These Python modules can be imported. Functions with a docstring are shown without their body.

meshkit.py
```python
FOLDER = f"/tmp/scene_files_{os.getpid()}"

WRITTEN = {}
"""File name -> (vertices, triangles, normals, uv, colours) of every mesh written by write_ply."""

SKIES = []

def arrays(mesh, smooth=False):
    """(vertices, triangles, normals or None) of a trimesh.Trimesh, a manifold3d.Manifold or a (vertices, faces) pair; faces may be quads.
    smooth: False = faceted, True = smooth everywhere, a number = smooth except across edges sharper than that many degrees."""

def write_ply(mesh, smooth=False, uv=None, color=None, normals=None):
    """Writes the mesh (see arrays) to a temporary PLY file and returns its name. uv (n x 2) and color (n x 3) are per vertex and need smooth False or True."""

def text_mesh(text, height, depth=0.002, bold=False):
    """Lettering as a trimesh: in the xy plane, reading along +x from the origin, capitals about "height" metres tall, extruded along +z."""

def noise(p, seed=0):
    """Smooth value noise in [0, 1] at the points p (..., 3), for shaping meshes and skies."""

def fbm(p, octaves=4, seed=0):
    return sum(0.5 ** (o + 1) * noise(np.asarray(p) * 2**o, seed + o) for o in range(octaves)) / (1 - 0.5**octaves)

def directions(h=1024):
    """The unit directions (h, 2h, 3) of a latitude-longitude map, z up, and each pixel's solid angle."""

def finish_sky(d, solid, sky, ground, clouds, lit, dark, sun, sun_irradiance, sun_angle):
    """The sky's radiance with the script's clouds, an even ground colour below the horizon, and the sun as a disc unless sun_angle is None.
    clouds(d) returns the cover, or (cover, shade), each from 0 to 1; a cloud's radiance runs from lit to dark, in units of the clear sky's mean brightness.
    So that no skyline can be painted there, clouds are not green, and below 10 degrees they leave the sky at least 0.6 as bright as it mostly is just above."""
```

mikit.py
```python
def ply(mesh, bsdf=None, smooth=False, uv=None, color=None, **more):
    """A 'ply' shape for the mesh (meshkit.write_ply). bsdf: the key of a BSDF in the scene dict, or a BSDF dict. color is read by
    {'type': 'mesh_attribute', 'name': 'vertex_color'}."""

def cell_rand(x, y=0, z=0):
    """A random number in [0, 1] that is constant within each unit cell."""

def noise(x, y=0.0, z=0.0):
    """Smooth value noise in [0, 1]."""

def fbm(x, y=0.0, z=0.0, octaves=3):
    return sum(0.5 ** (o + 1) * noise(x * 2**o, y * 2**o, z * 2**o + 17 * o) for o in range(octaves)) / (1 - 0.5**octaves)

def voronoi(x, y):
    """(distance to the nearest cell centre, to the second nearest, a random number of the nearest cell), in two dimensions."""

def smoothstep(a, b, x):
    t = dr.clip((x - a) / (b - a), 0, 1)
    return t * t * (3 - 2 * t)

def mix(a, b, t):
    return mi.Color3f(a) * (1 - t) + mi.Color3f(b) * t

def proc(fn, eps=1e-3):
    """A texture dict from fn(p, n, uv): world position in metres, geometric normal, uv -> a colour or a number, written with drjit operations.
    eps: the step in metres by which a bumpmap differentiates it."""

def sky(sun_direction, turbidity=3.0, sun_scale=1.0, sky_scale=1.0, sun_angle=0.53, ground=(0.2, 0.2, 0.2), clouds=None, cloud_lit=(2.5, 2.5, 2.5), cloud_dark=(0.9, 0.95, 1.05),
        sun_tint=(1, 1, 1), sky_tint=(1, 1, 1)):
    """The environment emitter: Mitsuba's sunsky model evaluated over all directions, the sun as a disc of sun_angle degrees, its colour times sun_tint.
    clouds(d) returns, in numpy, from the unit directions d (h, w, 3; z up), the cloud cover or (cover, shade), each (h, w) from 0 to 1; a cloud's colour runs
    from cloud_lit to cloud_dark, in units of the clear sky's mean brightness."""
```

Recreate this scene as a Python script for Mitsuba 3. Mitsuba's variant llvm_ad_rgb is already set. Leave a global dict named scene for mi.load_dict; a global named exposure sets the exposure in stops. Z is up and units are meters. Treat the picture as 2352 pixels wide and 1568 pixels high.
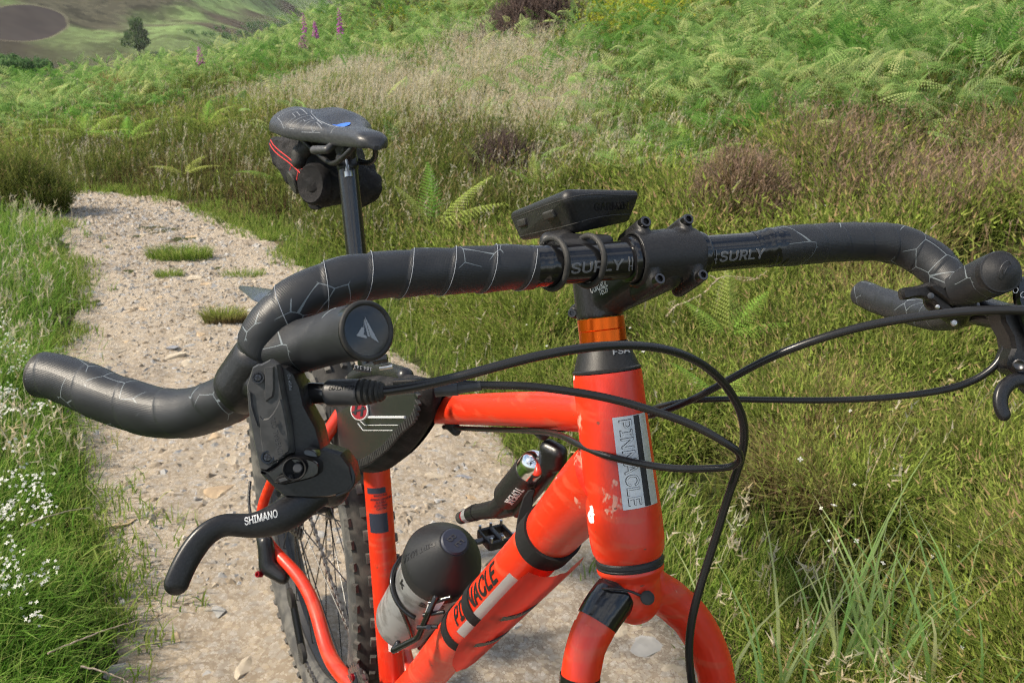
import math, random
import numpy as np, trimesh, manifold3d as m3, shapely
import drjit as dr
import mitsuba as mi
import mikit, meshkit
from scipy.interpolate import CubicSpline, PchipInterpolator, RBFInterpolator, RegularGridInterpolator
from scipy.spatial import ConvexHull

T = mi.ScalarTransform4f
scene, labels = {}, {}

# ---------------------------------------------------------------- camera, sky, exposure
FPX, PITCH = 1898.0, math.radians(19)          # focal length in pixels of a 2352 wide picture
CAM = np.array([0, 0, 1.15])
FW = np.array([0, math.cos(PITCH), -math.sin(PITCH)])
RT = np.array([1.0, 0, 0])
DN = np.array([0, -math.sin(PITCH), -math.cos(PITCH)])
scene['camera'] = {'type': 'thinlens', 'fov': math.degrees(2 * math.atan(1176 / FPX)), 'fov_axis': 'x',
                   'aperture_radius': 0.0006, 'focus_distance': 0.56, 'near_clip': 0.02, 'far_clip': 6000.0,
                   'to_world': T().look_at(origin=CAM.tolist(), target=(CAM + FW).tolist(), up=[0, 0, 1])}
def sky_clouds(d):
    n = meshkit.fbm(d * np.array([3.0, 3.0, 6.0]) + 3.1, 5, seed=4)
    return np.clip((n - 0.42) * 5, 0, 1) * 0.9, np.clip((n - 0.55) * 2.2, 0, 1)
SUN = np.array([-0.70, -0.16, 0.70])
scene['sky'] = mikit.sky(SUN.tolist(), turbidity=3, sun_scale=1.08, sky_scale=1.15, sun_angle=5.0, sun_tint=(.93, 1.0, 1.10), ground=(0.10, 0.12, 0.06), clouds=sky_clouds)
exposure = 2.25

# ---------------------------------------------------------------- helpers
def at(u, v, z):
    "point at depth z (metres along the view axis) for a measured photo position"
    return CAM + z * (FW + (u - 1176) / FPX * RT + (v - 784) / FPX * DN)
NL = np.array([0.87774, 0.47708, -0.04436]); NL /= np.linalg.norm(NL)      # the bicycle's lateral axis (rider's left)
BF = np.array([0.47657, -0.87886, -0.02224]); BF /= np.linalg.norm(BF)     # forward
BU = np.cross(BF, NL); BU /= np.linalg.norm(BU)
P0 = at(1394, 853, .606)
def pl(u, v, o=0.0):
    "point on the bicycle's middle plane, o metres towards the rider's left"
    d = FW + (u - 1176) / FPX * RT + (v - 784) / FPX * DN
    return CAM + ((P0 + o * NL - CAM) @ NL) / (d @ NL) * d
def px(p):
    q = np.asarray(p) - CAM
    z = q @ FW
    return np.stack([1176 + FPX * (q @ RT) / z, 784 + FPX * (q @ DN) / z, z], -1)
def unit(v):
    v = np.asarray(v, float)
    return v / np.linalg.norm(v)

def numbered(key):
    if key not in scene and key not in labels:
        return key
    k = 1
    while f'{key}_{k:03d}' in scene or f'{key}_{k:03d}' in labels:
        k += 1
    return f'{key}_{k:03d}'
def obj(key, mesh, bsdf, smooth=False, uv=None, fixed=False, **lab):
    key = key if fixed else numbered(key)
    scene[key] = mikit.ply(mesh, bsdf, smooth=smooth, uv=uv)
    if lab:
        labels[key] = lab
    return key
def thing(key, label, category, group=None):
    key = numbered(key)
    labels[key] = {'label': label, 'category': category, **({'group': group} if group else {})}
    return key

def frames(P, up=None):
    t = np.gradient(P, axis=0); t /= np.linalg.norm(t, axis=1, keepdims=True)
    a = np.array([0, 0, 1.0]) if up is None else np.asarray(up, float)
    if abs(t[0] @ a) > .95: a = np.array([1.0, 0, 0])
    n = np.zeros_like(P); n[0] = unit(a - t[0] * (a @ t[0]))
    for i in range(1, len(P)):
        w = n[i - 1] - t[i] * (n[i - 1] @ t[i]); n[i] = w / np.linalg.norm(w)
    return t, n, np.cross(t, n)
def sweep(P, r, seg=20, caps=True, up=None, prof=None, radial=None):
    """tube along the points P with radii r; prof(theta) -> (a, b) in units of r; radial(s, theta) adds to the radius. Returns ((v, f), uv)"""
    P = np.asarray(P, float); m = len(P)
    r = np.broadcast_to(np.asarray(r, float), (m,))
    t, n, b = frames(P, up)
    th = np.linspace(0, 2 * np.pi, seg + 1)
    s = np.r_[0, np.cumsum(np.linalg.norm(np.diff(P, axis=0), axis=1))]
    c, d = (np.cos(th), np.sin(th)) if prof is None else prof(th)
    rr = r[:, None] * np.ones(seg + 1)
    if radial is not None: rr = rr + radial(s[:, None], th[None, :])
    V = P[:, None] + rr[..., None] * (c[None, :, None] * n[:, None] + d[None, :, None] * b[:, None])
    V = V.reshape(-1, 3)
    uv = np.stack(np.broadcast_arrays(s[:, None], th[None] * r.mean()), -1).reshape(-1, 2)
    i, j = np.meshgrid(np.arange(m - 1), np.arange(seg), indexing='ij')
    a0 = (i * (seg + 1) + j).ravel(); a1 = a0 + 1; b0 = a0 + seg + 1; b1 = b0 + 1
    Fc = np.vstack([np.stack([a0, a1, b1], 1), np.stack([a0, b1, b0], 1)])
    if caps:
        for k, o in ((0, 0), (m - 1, (m - 1) * (seg + 1))):
            c0 = len(V); V = np.vstack([V, P[k], V[o:o + seg + 1]]); uv = np.vstack([uv, [[s[k], 0]], uv[o:o + seg + 1]])
            q = np.arange(seg)
            f = np.stack([np.full(seg, c0), c0 + 2 + q, c0 + 1 + q], 1)
            Fc = np.vstack([Fc, f if k == 0 else f[:, ::-1]])
    return (V, Fc), uv
def spline(ctrl, n=60, cols=None):
    "smooth curve through rows of ctrl"
    ctrl = np.asarray(ctrl, float)
    d = np.r_[0, np.cumsum(np.linalg.norm(np.diff(ctrl[:, :3], axis=0), axis=1))]
    return CubicSpline(d, ctrl)(np.linspace(0, d[-1], n))
def pipe(px_list, n=60, seg=16, **kw):
    "tube through photo positions (u, v, depth, width in px)"
    C = np.array([[*at(u, v, z), w / 2 * z / FPX] for u, v, z, w in px_list])
    S = spline(C, n)
    return sweep(S[:, :3], S[:, 3], seg, **kw)
def cat(parts):
    V, F, k = [], [], 0
    for v, f in parts:
        v = np.asarray(v); f = np.asarray(f); V.append(v); F.append(f + k); k += len(v)
    return np.vstack(V), np.vstack(F)
def tri(mesh):
    return np.array(mesh.vertices), np.array(mesh.faces)
def lathe(o, axis, prof, seg=40, up=None):
    "solid of revolution: prof = [(distance along axis, radius)]"
    prof = np.asarray(prof, float); axis = unit(axis)
    a = np.array([0, 0, 1.0]) if up is None else np.asarray(up, float)
    if abs(axis @ unit(a)) > .95: a = np.array([1.0, .2, 0])
    n = unit(a - axis * (a @ axis)); b = np.cross(axis, n)
    th = np.arange(seg) / seg * 2 * np.pi
    V = (np.asarray(o) + prof[:, :1] * axis)[:, None] + prof[:, 1][:, None, None] * (np.cos(th)[None, :, None] * n + np.sin(th)[None, :, None] * b)
    m = len(prof)
    i, j = np.meshgrid(np.arange(m - 1), np.arange(seg), indexing='ij')
    a0 = (i * seg + j).ravel(); a1 = (i * seg + (j + 1) % seg).ravel()
    F = np.vstack([np.stack([a0, a1, a1 + seg], 1), np.stack([a0, a1 + seg, a0 + seg], 1)])
    V = V.reshape(-1, 3); q = np.arange(seg)
    V = np.vstack([V, o + prof[0, 0] * axis, o + prof[-1, 0] * axis]); k = len(V)
    F = np.vstack([F, np.stack([np.full(seg, k - 2), (q + 1) % seg, q], 1), np.stack([np.full(seg, k - 1), (m - 1) * seg + q, (m - 1) * seg + (q + 1) % seg], 1)])
    return V, F
def hull_spheres(pts, seg=24):
    "rounded solid: hull of spheres (point, radius)"
    return m3.Manifold.batch_hull([m3.Manifold.sphere(float(r), seg).translate([float(x) for x in p]) for p, r in pts])
def chain(pts, seg=24):
    "spheres joined one after the other"
    return m3.Manifold.batch_boolean([hull_spheres([pts[i], pts[i + 1]], seg) for i in range(len(pts) - 1)], m3.OpType.Add)
def soft(man, step=.003, it=8):
    m = man.refine_to_length(step).to_mesh()
    t = trimesh.Trimesh(m.vert_properties[:, :3], m.tri_verts, process=False)
    return tri(trimesh.smoothing.filter_taubin(t, iterations=it))
def obox(c, ax, half, r=.002, seg=12):
    "rounded box with axes ax (3 rows)"
    c = np.asarray(c, float); ax = np.asarray(ax, float)
    return hull_spheres([(c + sum(s[k] * (half[k] - r) * ax[k] for k in range(3)), r) for s in np.ndindex(2, 2, 2) for s in [tuple(2 * q - 1 for q in s)]], seg)
def rounded(poly, it=2):
    p = np.asarray(poly, float)
    for _ in range(it):
        q = np.roll(p, -1, 0); p = np.stack([.75 * p + .25 * q, .25 * p + .75 * q], 1).reshape(-1, 2)
    return p
def cap_tris(p):
    v, f = trimesh.creation.triangulate_polygon(shapely.Polygon(p), engine='earcut')
    d = ((np.asarray(v)[:, None] - p[None]) ** 2).sum(-1)
    return d.argmin(1)[np.asarray(f)]
def slab(poly, place, depth, thick, bevel=.1, rnd=2, inset=4.0):
    """prism from a photo outline: place(u, v) gives the front, depth the unit direction of the thickness; edges chamfered by bevel*thick and inset px"""
    p = rounded(poly, rnd) if rnd else np.asarray(poly, float)
    if shapely.Polygon(p).exterior.is_ccw: p = p[::-1]
    e = np.roll(p, -1, 0) - np.roll(p, 1, 0); e /= np.linalg.norm(e, axis=1, keepdims=True) + 1e-9
    nrm = np.stack([-e[:, 1], e[:, 0]], 1)
    if shapely.Polygon(p + nrm).area > shapely.Polygon(p).area: nrm = -nrm
    q = p + inset * nrm
    depth = np.asarray(depth, float)
    f0 = np.array([place(*x) for x in q]); f1 = np.array([place(*x) for x in p])
    R = [f0, f1 + depth * bevel * thick, f1 + depth * thick * (1 - bevel), f0 + depth * thick]
    n = len(p); V = np.vstack(R); F = []
    i = np.arange(n); j = (i + 1) % n
    for k in range(3):
        F += [np.stack([k * n + i, k * n + j, (k + 1) * n + j], 1), np.stack([k * n + i, (k + 1) * n + j, (k + 1) * n + i], 1)]
    c = cap_tris(q)
    F += [c, c[:, ::-1] + 3 * n]
    t = trimesh.Trimesh(V, np.vstack(F), process=False)
    t.fix_normals()
    return tri(t)
def fine(mesh, edge):
    v, f = trimesh.remesh.subdivide_to_size(np.asarray(mesh[0]), np.asarray(mesh[1]), edge, max_iter=8)
    return v, f
def text_on_cyl(text, h, o, axis, e1, r, bold=False, depth=.0004, sx=1.0, slant=0.0, lift=.0002):
    "flat print wrapped round a cylinder; reads along axis, up is the turn from e1 to axis x e1"
    m = meshkit.text_mesh(text, h, depth, bold)
    v, f = fine(tri(m), max(.0015, h / 6))
    v = v * [sx, 1, 1]; v[:, 0] += slant * v[:, 1]
    v[:, 0] -= (v[:, 0].min() + v[:, 0].max()) / 2; v[:, 1] -= h / 2
    axis = unit(axis); e1 = unit(e1 - axis * (e1 @ axis)); e2 = np.cross(e1, axis)
    th = v[:, 1] / r; rr = (r + v[:, 2] + lift)[:, None]
    return o + v[:, :1] * axis + rr * (np.cos(th)[:, None] * e1 + np.sin(th)[:, None] * e2), f
def text_flat(text, h, o, ex, ey, bold=False, depth=.0004, sx=1.0, slant=0.0, lift=.0002):
    m = meshkit.text_mesh(text, h, depth, bold)
    v, f = tri(m); v = v * [sx, 1, 1]; v[:, 0] += slant * v[:, 1]
    v[:, 0] -= (v[:, 0].min() + v[:, 0].max()) / 2; v[:, 1] -= h / 2
    ex = unit(ex); ey = unit(ey - ex * (ey @ ex)); ez = np.cross(ex, ey)
    return o + v[:, :1] * ex + v[:, 1:2] * ey + (v[:, 2:] + lift) * ez, f
def to_cam(p):
    return unit(CAM - p)

# ---------------------------------------------------------------- materials
def rgb(*c): return {'type': 'rgb', 'value': list(c)}
def prin(c, rough=.5, **k):
    return {'type': 'twosided', 'bsdf': {'type': 'principled', 'base_color': c if isinstance(c, dict) else rgb(*c), 'roughness': rough, **k}}
noise, fbm, smoothstep, mix = mikit.noise, mikit.fbm, mikit.smoothstep, mikit.mix
def fleck(base, other, scale, lo, hi):
    def fn(p, n, uv):
        return mix(base, other, smoothstep(lo, hi, fbm(p.x * scale, p.y * scale, p.z * scale, 3)))
    return mikit.proc(fn)
CHIPS = [(pl(1367, 1178, -.024), .0058), (pl(1340, 1004, -.012), .0050), (pl(1318, 868, -.024), .0022), (pl(1280, 1100, -.02), .0013), (pl(1521, 1200, .026), .0014), (pl(1352, 1010, -.018), .002)]
SCUFF = [(pl(1405, 1150, -.024), .008), (pl(1415, 1030, -.023), .0075), (pl(1412, 1090, -.023), .006), (pl(1345, 1135, -.02), .006), (pl(1350, 975, -.02), .006), (pl(1335, 1060, -.02), .005), (pl(1545, 1375, .03), .004)]
def paint(p, n, uv):
    c = mix((.60, .027, .007), (.54, .023, .006), fbm(p.x * 60, p.y * 60, p.z * 60, 3))
    w = fbm(p.x * 150, p.y * 150, p.z * 150, 3); w2 = fbm(p.x * 320, p.y * 320, p.z * 90, 3)
    dust = smoothstep(.54, .72, fbm(p.x * 35 + 4, p.y * 35, p.z * 120, 3))
    c = mix(c, (.48, .11, .055), dust * .30)
    for q, r in SCUFF:
        d = dr.sqrt(dr.square(p.x - q[0]) + dr.square(p.y - q[1]) + dr.square((p.z - q[2]) * .6))
        c = mix(c, (.62, .40, .30), smoothstep(1.15, .70, d / r + (w - .5) * 2.2 + (w2 - .5) * 2.2) * .62)
    for q, r in CHIPS:
        d = dr.sqrt(dr.square(p.x - q[0]) + dr.square(p.y - q[1]) + dr.square((p.z - q[2]) * .75)) / r + (w - .5) * 1.5
        c = mix(c, (.78, .78, .75), smoothstep(1.06, .98, d))
        c = mix(c, (.30, .31, .31), smoothstep(.50, .38, d))
    s = smoothstep(.86, .89, fbm(p.x * 180, p.y * 180, p.z * 180, 2))
    return mix(c, (.10, .04, .03), s * .8)
scene['m_paint'] = prin(mikit.proc(paint), .34, specular=.5, clearcoat=.6, clearcoat_gloss=.93)
def tape_col(p, n, uv):
    f, s, w = mikit.voronoi(uv.x * 52, uv.y * 56)
    thick = .014 + .024 * noise(uv.x * 24, uv.y * 24 + 9)
    line = smoothstep(thick, thick * .55, s - f) * smoothstep(.49, .53, noise(uv.x * 46 + 3, uv.y * 46))
    g = fbm(p.x * 90, p.y * 90, p.z * 90, 3)
    base = mix((.011, .012, .0145), (.021, .023, .027), g)
    return mix(base, (.17, .20, .22), line * .8)
def tape_bump(p, n, uv):
    a, b = uv.x * 3200, uv.y * 3200
    return (dr.sin(a + b) * dr.sin(a - b)) * .5 + .5 + fbm(uv.x * 300, uv.y * 300) * .6
scene['m_tape'] = {'type': 'bumpmap', 'arbitrary': mikit.proc(tape_bump, 2e-4), 'scale': .00007,
                   'bsdf': {'type': 'twosided', 'bsdf': {'type': 'principled', 'base_color': mikit.proc(tape_col), 'roughness': .46, 'specular': .5}}}
scene['m_gloss_black'] = prin((.006, .006, .007), .12, specular=.55, clearcoat=.6, clearcoat_gloss=.95)
scene['m_satin_black'] = prin(fleck((.009, .009, .0105), (.013, .013, .015), 900, .35, .7), .36, specular=.5)
scene['m_matte_black'] = prin(fleck((.010, .010, .011), (.014, .014, .0155), 900, .35, .7), .48, specular=.45)
scene['m_grey_plastic'] = prin(fleck((.034, .035, .038), (.048, .049, .053), 220, .3, .7), .45, specular=.5)
scene['m_rubber'] = prin(fleck((.018, .018, .018), (.034, .033, .031), 140, .3, .7), .62, specular=.4)
scene['m_tyre'] = prin(fleck((.022, .021, .020), (.060, .056, .050), 45, .42, .72), .75, specular=.3)
scene['m_knob'] = prin(fleck((.050, .048, .045), (.12, .112, .10), 60, .40, .7), .7, specular=.35)
scene['m_tyre_wall'] = prin(fleck((.055, .055, .055), (.12, .115, .105), 40, .42, .72), .7, specular=.3)
scene['m_hose'] = prin((.012, .012, .013), .3, specular=.5)
scene['m_steel'] = prin(fleck((.45, .45, .46), (.60, .60, .60), 200, .3, .7), .28, metallic=1.0)
scene['m_dark_steel'] = prin((.10, .10, .105), .35, metallic=1.0)
scene['m_chrome'] = prin((.85, .85, .86), .05, metallic=1.0)
scene['m_chain'] = prin(fleck((.10, .095, .09), (.22, .21, .20), 200, .3, .7), .4, metallic=.8)
scene['m_orange'] = prin((.80, .125, .010), .24, metallic=.9)
scene['m_red_anod'] = prin((.35, .012, .02), .28, metallic=.8)
scene['m_brass'] = prin((.55, .38, .16), .3, metallic=1.0)
scene['m_blue'] = prin((.03, .14, .62), .4)
scene['m_white_print'] = prin((.60, .60, .60), .45)
scene['m_grey_line'] = prin((.42, .43, .45), .4)
scene['m_grey_print'] = prin((.13, .135, .145), .4)
scene['m_line_print'] = prin((.26, .28, .31), .5)
scene['m_black_print'] = prin((.012, .012, .014), .4)
scene['m_navy_print'] = prin((.022, .026, .045), .45)
def brushed(p, n, uv):
    return mix((.50, .52, .54), (.62, .64, .66), fbm(p.x * 90, p.y * 90, p.z * 700, 3))
scene['m_silver'] = prin(mikit.proc(brushed), .38, metallic=.55)
scene['m_silver_decal'] = prin((.42, .42, .43), .35, metallic=.4, clearcoat=.4)
scene['m_saddle'] = prin(fleck((.020, .021, .024), (.030, .031, .034), 350, .3, .7), .42, specular=.55)
def cloth(p, n, uv):
    return mix((.008, .008, .009), (.028, .026, .027), fbm(p.x * 500, p.y * 500, p.z * 500, 2) * smoothstep(.3, .7, fbm(p.x * 40, p.y * 40, p.z * 40, 3)) * 1.6)
scene['m_cloth'] = prin(mikit.proc(cloth), .85, specular=.2, sheen=.3)
scene['m_strap'] = prin((.010, .010, .011), .75, specular=.3)
scene['m_red_thread'] = prin((.55, .025, .025), .6)
def smoky(p, n, uv):
    return mix((.20, .205, .21), (.115, .115, .115), smoothstep(.45, .7, fbm(p.x * 45, p.y * 45, p.z * 45, 4)))
scene['m_bottle'] = prin(mikit.proc(smoky), .33, specular=.5)
scene['m_bottle_cap'] = prin((.016, .0165, .019), .5, specular=.4)
scene['m_window'] = prin((.016, .017, .019), .30, specular=.30, clearcoat=.12, clearcoat_gloss=.97)
scene['m_logo_red'] = prin((.24, .010, .016), .35)
scene['m_guard'] = {'type': 'principledthin', 'base_color': rgb(.75, .05, .03), 'roughness': .25, 'spec_trans': .35, 'diff_trans': .7, 'eta': 1.4}
scene['m_clear'] = {'type': 'thindielectric', 'int_ior': 1.45}
scene['m_mudguard'] = prin((.035, .04, .05), .25, specular=.6)
# ================================================================ the bicycle
def print_on(tm, text, h, o_px, ex_px, mat, key, bold=True, sx=1.0, slant=.0, lift=.0003, z=.6):
    "flat print laid onto a surface as seen from the front: o_px centre, ex_px reading direction (px)"
    v, f = fine(tri(meshkit.text_mesh(text, h, .0003, bold)), h / 5)
    v = v * [sx, 1, 1]; v[:, 0] += slant * v[:, 1]; v[:, 0] -= (v[:, 0].min() + v[:, 0].max()) / 2; v[:, 1] -= h / 2
    ex = unit(at(o_px[0] + ex_px[0], o_px[1] + ex_px[1], z) - at(*o_px, z)); ey = np.cross(-FW, ex)
    src = at(*o_px, z) + v[:, :1] * ex + v[:, 1:2] * ey - CAM; src /= np.linalg.norm(src, axis=1, keepdims=True)
    loc, ray, _ = tm.ray.intersects_location(np.tile(CAM, (len(src), 1)), src, multiple_hits=False)
    P = np.full((len(v), 3), np.nan); P[ray] = loc - FW * lift
    ok = ~np.isnan(P[:, 0]); P[~ok] = 0
    P -= FW * v[:, 2:]
    f = f[ok[f].all(1)]
    if len(f): obj(key, (P, f), mat)
BIKE = thing('bicycle', 'red hardtail mountain bike with black flared drop handlebar, standing on the stony track', 'bicycle')
FR, FK = 'bicycle__frame', 'bicycle__fork'
labels[FR] = {'label': 'scuffed red steel frame with silver head badge'}
labels[FK] = {'label': 'red rigid fork with black tape bands on one leg'}
hb, ht = at(1445, 1278, .608), at(1394, 853, .606)
AX = unit(ht - hb)                                     # steering axis, pointing up
HL = np.linalg.norm(ht - hb)
obj(FR + '__head_tube', lathe(hb, AX, [(0, .0235), (.002, .0248), (.006, .0265), (.014, .0274), (.03, .0276), (.05, .0270), (HL * .6, .0262), (HL * .8, .0256), (HL - .004, .0255), (HL, .0250)], 56), 'm_paint', smooth=40)
AT = lambda u, v, z: np.array([*at(u, v, z)])
def straight(a, b, n=14): return np.linspace(a, b, n)
# frame tubes
tt = [pl(1385, 951), pl(1244, 941), pl(1012, 941), pl(852, 930)]
obj(FR + '__top_tube', sweep(spline(tt, 40), np.linspace(.0158, .0148, 40), 32)[0], 'm_paint', smooth=40)
def down_pts():
    C = np.array([[*pl(1405, 1085), .030], [*pl(1345, 1137), .0275], [*pl(1300, 1184), .0252], [*pl(1240, 1252), .0243], [*pl(1081, 1425), .0243], [*pl(955, 1577), .0243], [*pl(918, 1612), .0243]])
    return spline(C, 60)
dt = down_pts()
obj(FR + '__down_tube', sweep(dt[:, :3], dt[:, 3], 36)[0], 'm_paint', smooth=40)
bbp = pl(905, 1605)
sa, sb = pl(850, 880), bbp
obj(FR + '__seat_tube', sweep(straight(sa, sb), .0182, 32)[0], 'm_paint', smooth=40)
ax_r = pl(713, 1163)                                   # rear axle
WR = .372
for s in (-1, 1):
    if s < 0:
        cs = [at(604, 1222, 1.46), at(637, 1270, 1.43), at(683, 1320, 1.39), at(713, 1370, 1.35), at(733, 1427, 1.31), at(752, 1492, 1.27), at(790, 1552, 1.215), bbp - .028 * NL]
    else:
        cs = [ax_r + .07 * NL, ax_r + .068 * NL + .1 * BF - .01 * BU, ax_r + .052 * NL + .25 * BF - .03 * BU, bbp + .03 * NL]
    S = spline(cs, 40)
    obj(FR + '__chainstay', sweep(S, np.interp(np.linspace(0, 1, 40), [0, .3, 1], [.0088, .0105, .0125]), 20)[0], 'm_paint', smooth=40)
    o = ax_r + s * .07 * NL if s > 0 else at(604, 1222, 1.46)
    up_ = sa + .018 * s * NL
    if s < 0: ss = [o, at(600, 1180, 1.465), at(616, 1125, 1.45), o * .5 + up_ * .5 + .03 * s * NL, up_]
    else: ss = [o, o + .05 * BU + .01 * BF, o * .5 + up_ * .5 + .02 * s * NL, up_]
    obj(FR + '__seatstay', sweep(spline(ss, 40), .0088, 18)[0], 'm_paint', smooth=40)
def weld(c, d, r, key):
    d = unit(d); e1 = unit(np.cross(d, [0, 0, 1.0])); e2 = np.cross(d, e1); Q = []
    for a in np.linspace(0, 2 * np.pi, 61):
        o = c + r * (np.cos(a) * e1 + np.sin(a) * e2); ts = np.linspace(0, .09, 500); P_ = o + ts[:, None] * d; w_ = P_ - hb; h_ = w_ @ AX
        rad_ = np.interp(h_, [0, .014, .03, .05, HL * .6, HL * .8, HL], [.0255, .0274, .0276, .0270, .0262, .0256, .0253])
        k = np.nonzero(np.linalg.norm(w_ - AX * h_[:, None], axis=1) < rad_)[0]; Q.append(P_[k[0]] if len(k) else P_[-1])
    Q = np.array(Q); obj(key, sweep(Q, .0019 + .0003 * np.sin(np.arange(61) * 2.1), 10)[0], 'm_paint', smooth=40)
weld(pl(1290, 944), pl(1385, 951) - pl(1290, 944), .0157, FR + '__weld_bead')
# head badge: curved plate on the head tube
def on_head(u, v, lift=.0):
    "point of the head tube's surface seen at u, v"
    d = unit(FW + (u - 1176) / FPX * RT + (v - 784) / FPX * DN)
    def rad(h): return np.interp(h, [0, .014, .03, .05, HL * .6, HL * .8, HL], [.0255, .0274, .0276, .0270, .0262, .0256, .0253]) + lift
    lo, hi = .4, .8
    f = lambda t: (lambda q: np.linalg.norm((q - hb) - AX * ((q - hb) @ AX)) - rad((q - hb) @ AX))(CAM + t * d)
    ts = np.linspace(.45, .75, 1500); val = np.array([f(t) for t in ts])
    k = np.nonzero(val < 0)[0]
    return CAM + ts[k[0] if len(k) else val.argmin()] * d
bt, bb_ = on_head(1440, 955, .001), on_head(1472, 1162, .001)
def head_ang(p):
    q = p - hb; h = q @ AX; q = q - AX * h
    return q, h
e1h = unit((CAM - hb) - AX * ((CAM - hb) @ AX)); e2h = np.cross(AX, e1h)
def hang(p):
    q, h = head_ang(p); return math.atan2(q @ e2h, q @ e1h), h
aL0, h_top = hang(on_head(1406, 959)); aR0, _ = hang(on_head(1474, 948)); aL1, h_bot = hang(on_head(1436, 1170)); 
aC = .5 * (aL0 + aR0)
def head_patch(a0, a1, h0, h1, lift, na=14, nh=20, thick=.0006):
    aa, hh = np.meshgrid(np.linspace(a0, a1, na), np.linspace(h0, h1, nh), indexing='ij')
    rr = np.interp(hh, [0, .014, .03, .05, HL * .6, HL * .8, HL], [.0255, .0274, .0276, .0270, .0262, .0256, .0253]) + lift
    V = []
    for dl in (0, -thick):
        V.append((hb + hh[..., None] * AX + (rr + dl)[..., None] * (np.cos(aa)[..., None] * e1h + np.sin(aa)[..., None] * e2h)).reshape(-1, 3))
    i, j = np.meshgrid(np.arange(na - 1), np.arange(nh - 1), indexing='ij')
    a = (i * nh + j).ravel(); q = np.vstack([np.stack([a, a + nh, a + nh + 1], 1), np.stack([a, a + nh + 1, a + 1], 1)])
    n = na * nh; F = [q, q[:, ::-1] + n]
    rim = [*(i * nh for i in range(na)), *((na - 1) * nh + j for j in range(1, nh)), *(i * nh + nh - 1 for i in range(na - 2, -1, -1)), *range(nh - 2, 0, -1)]
    rim = np.array(rim); r2 = np.roll(rim, -1)
    F += [np.stack([rim, r2 + n, r2], 1), np.stack([rim, rim + n, r2 + n], 1)]
    t = trimesh.Trimesh(np.vstack(V), np.vstack(F), process=False); t.fix_normals(); return tri(t)
wA = aR0 - aL0
obj(FR + '__head_badge', head_patch(aL0, aR0 + .08, h_bot, h_top, .0012), 'm_silver', smooth=30, label='silver head badge reading PINNACLE downwards')
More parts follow.
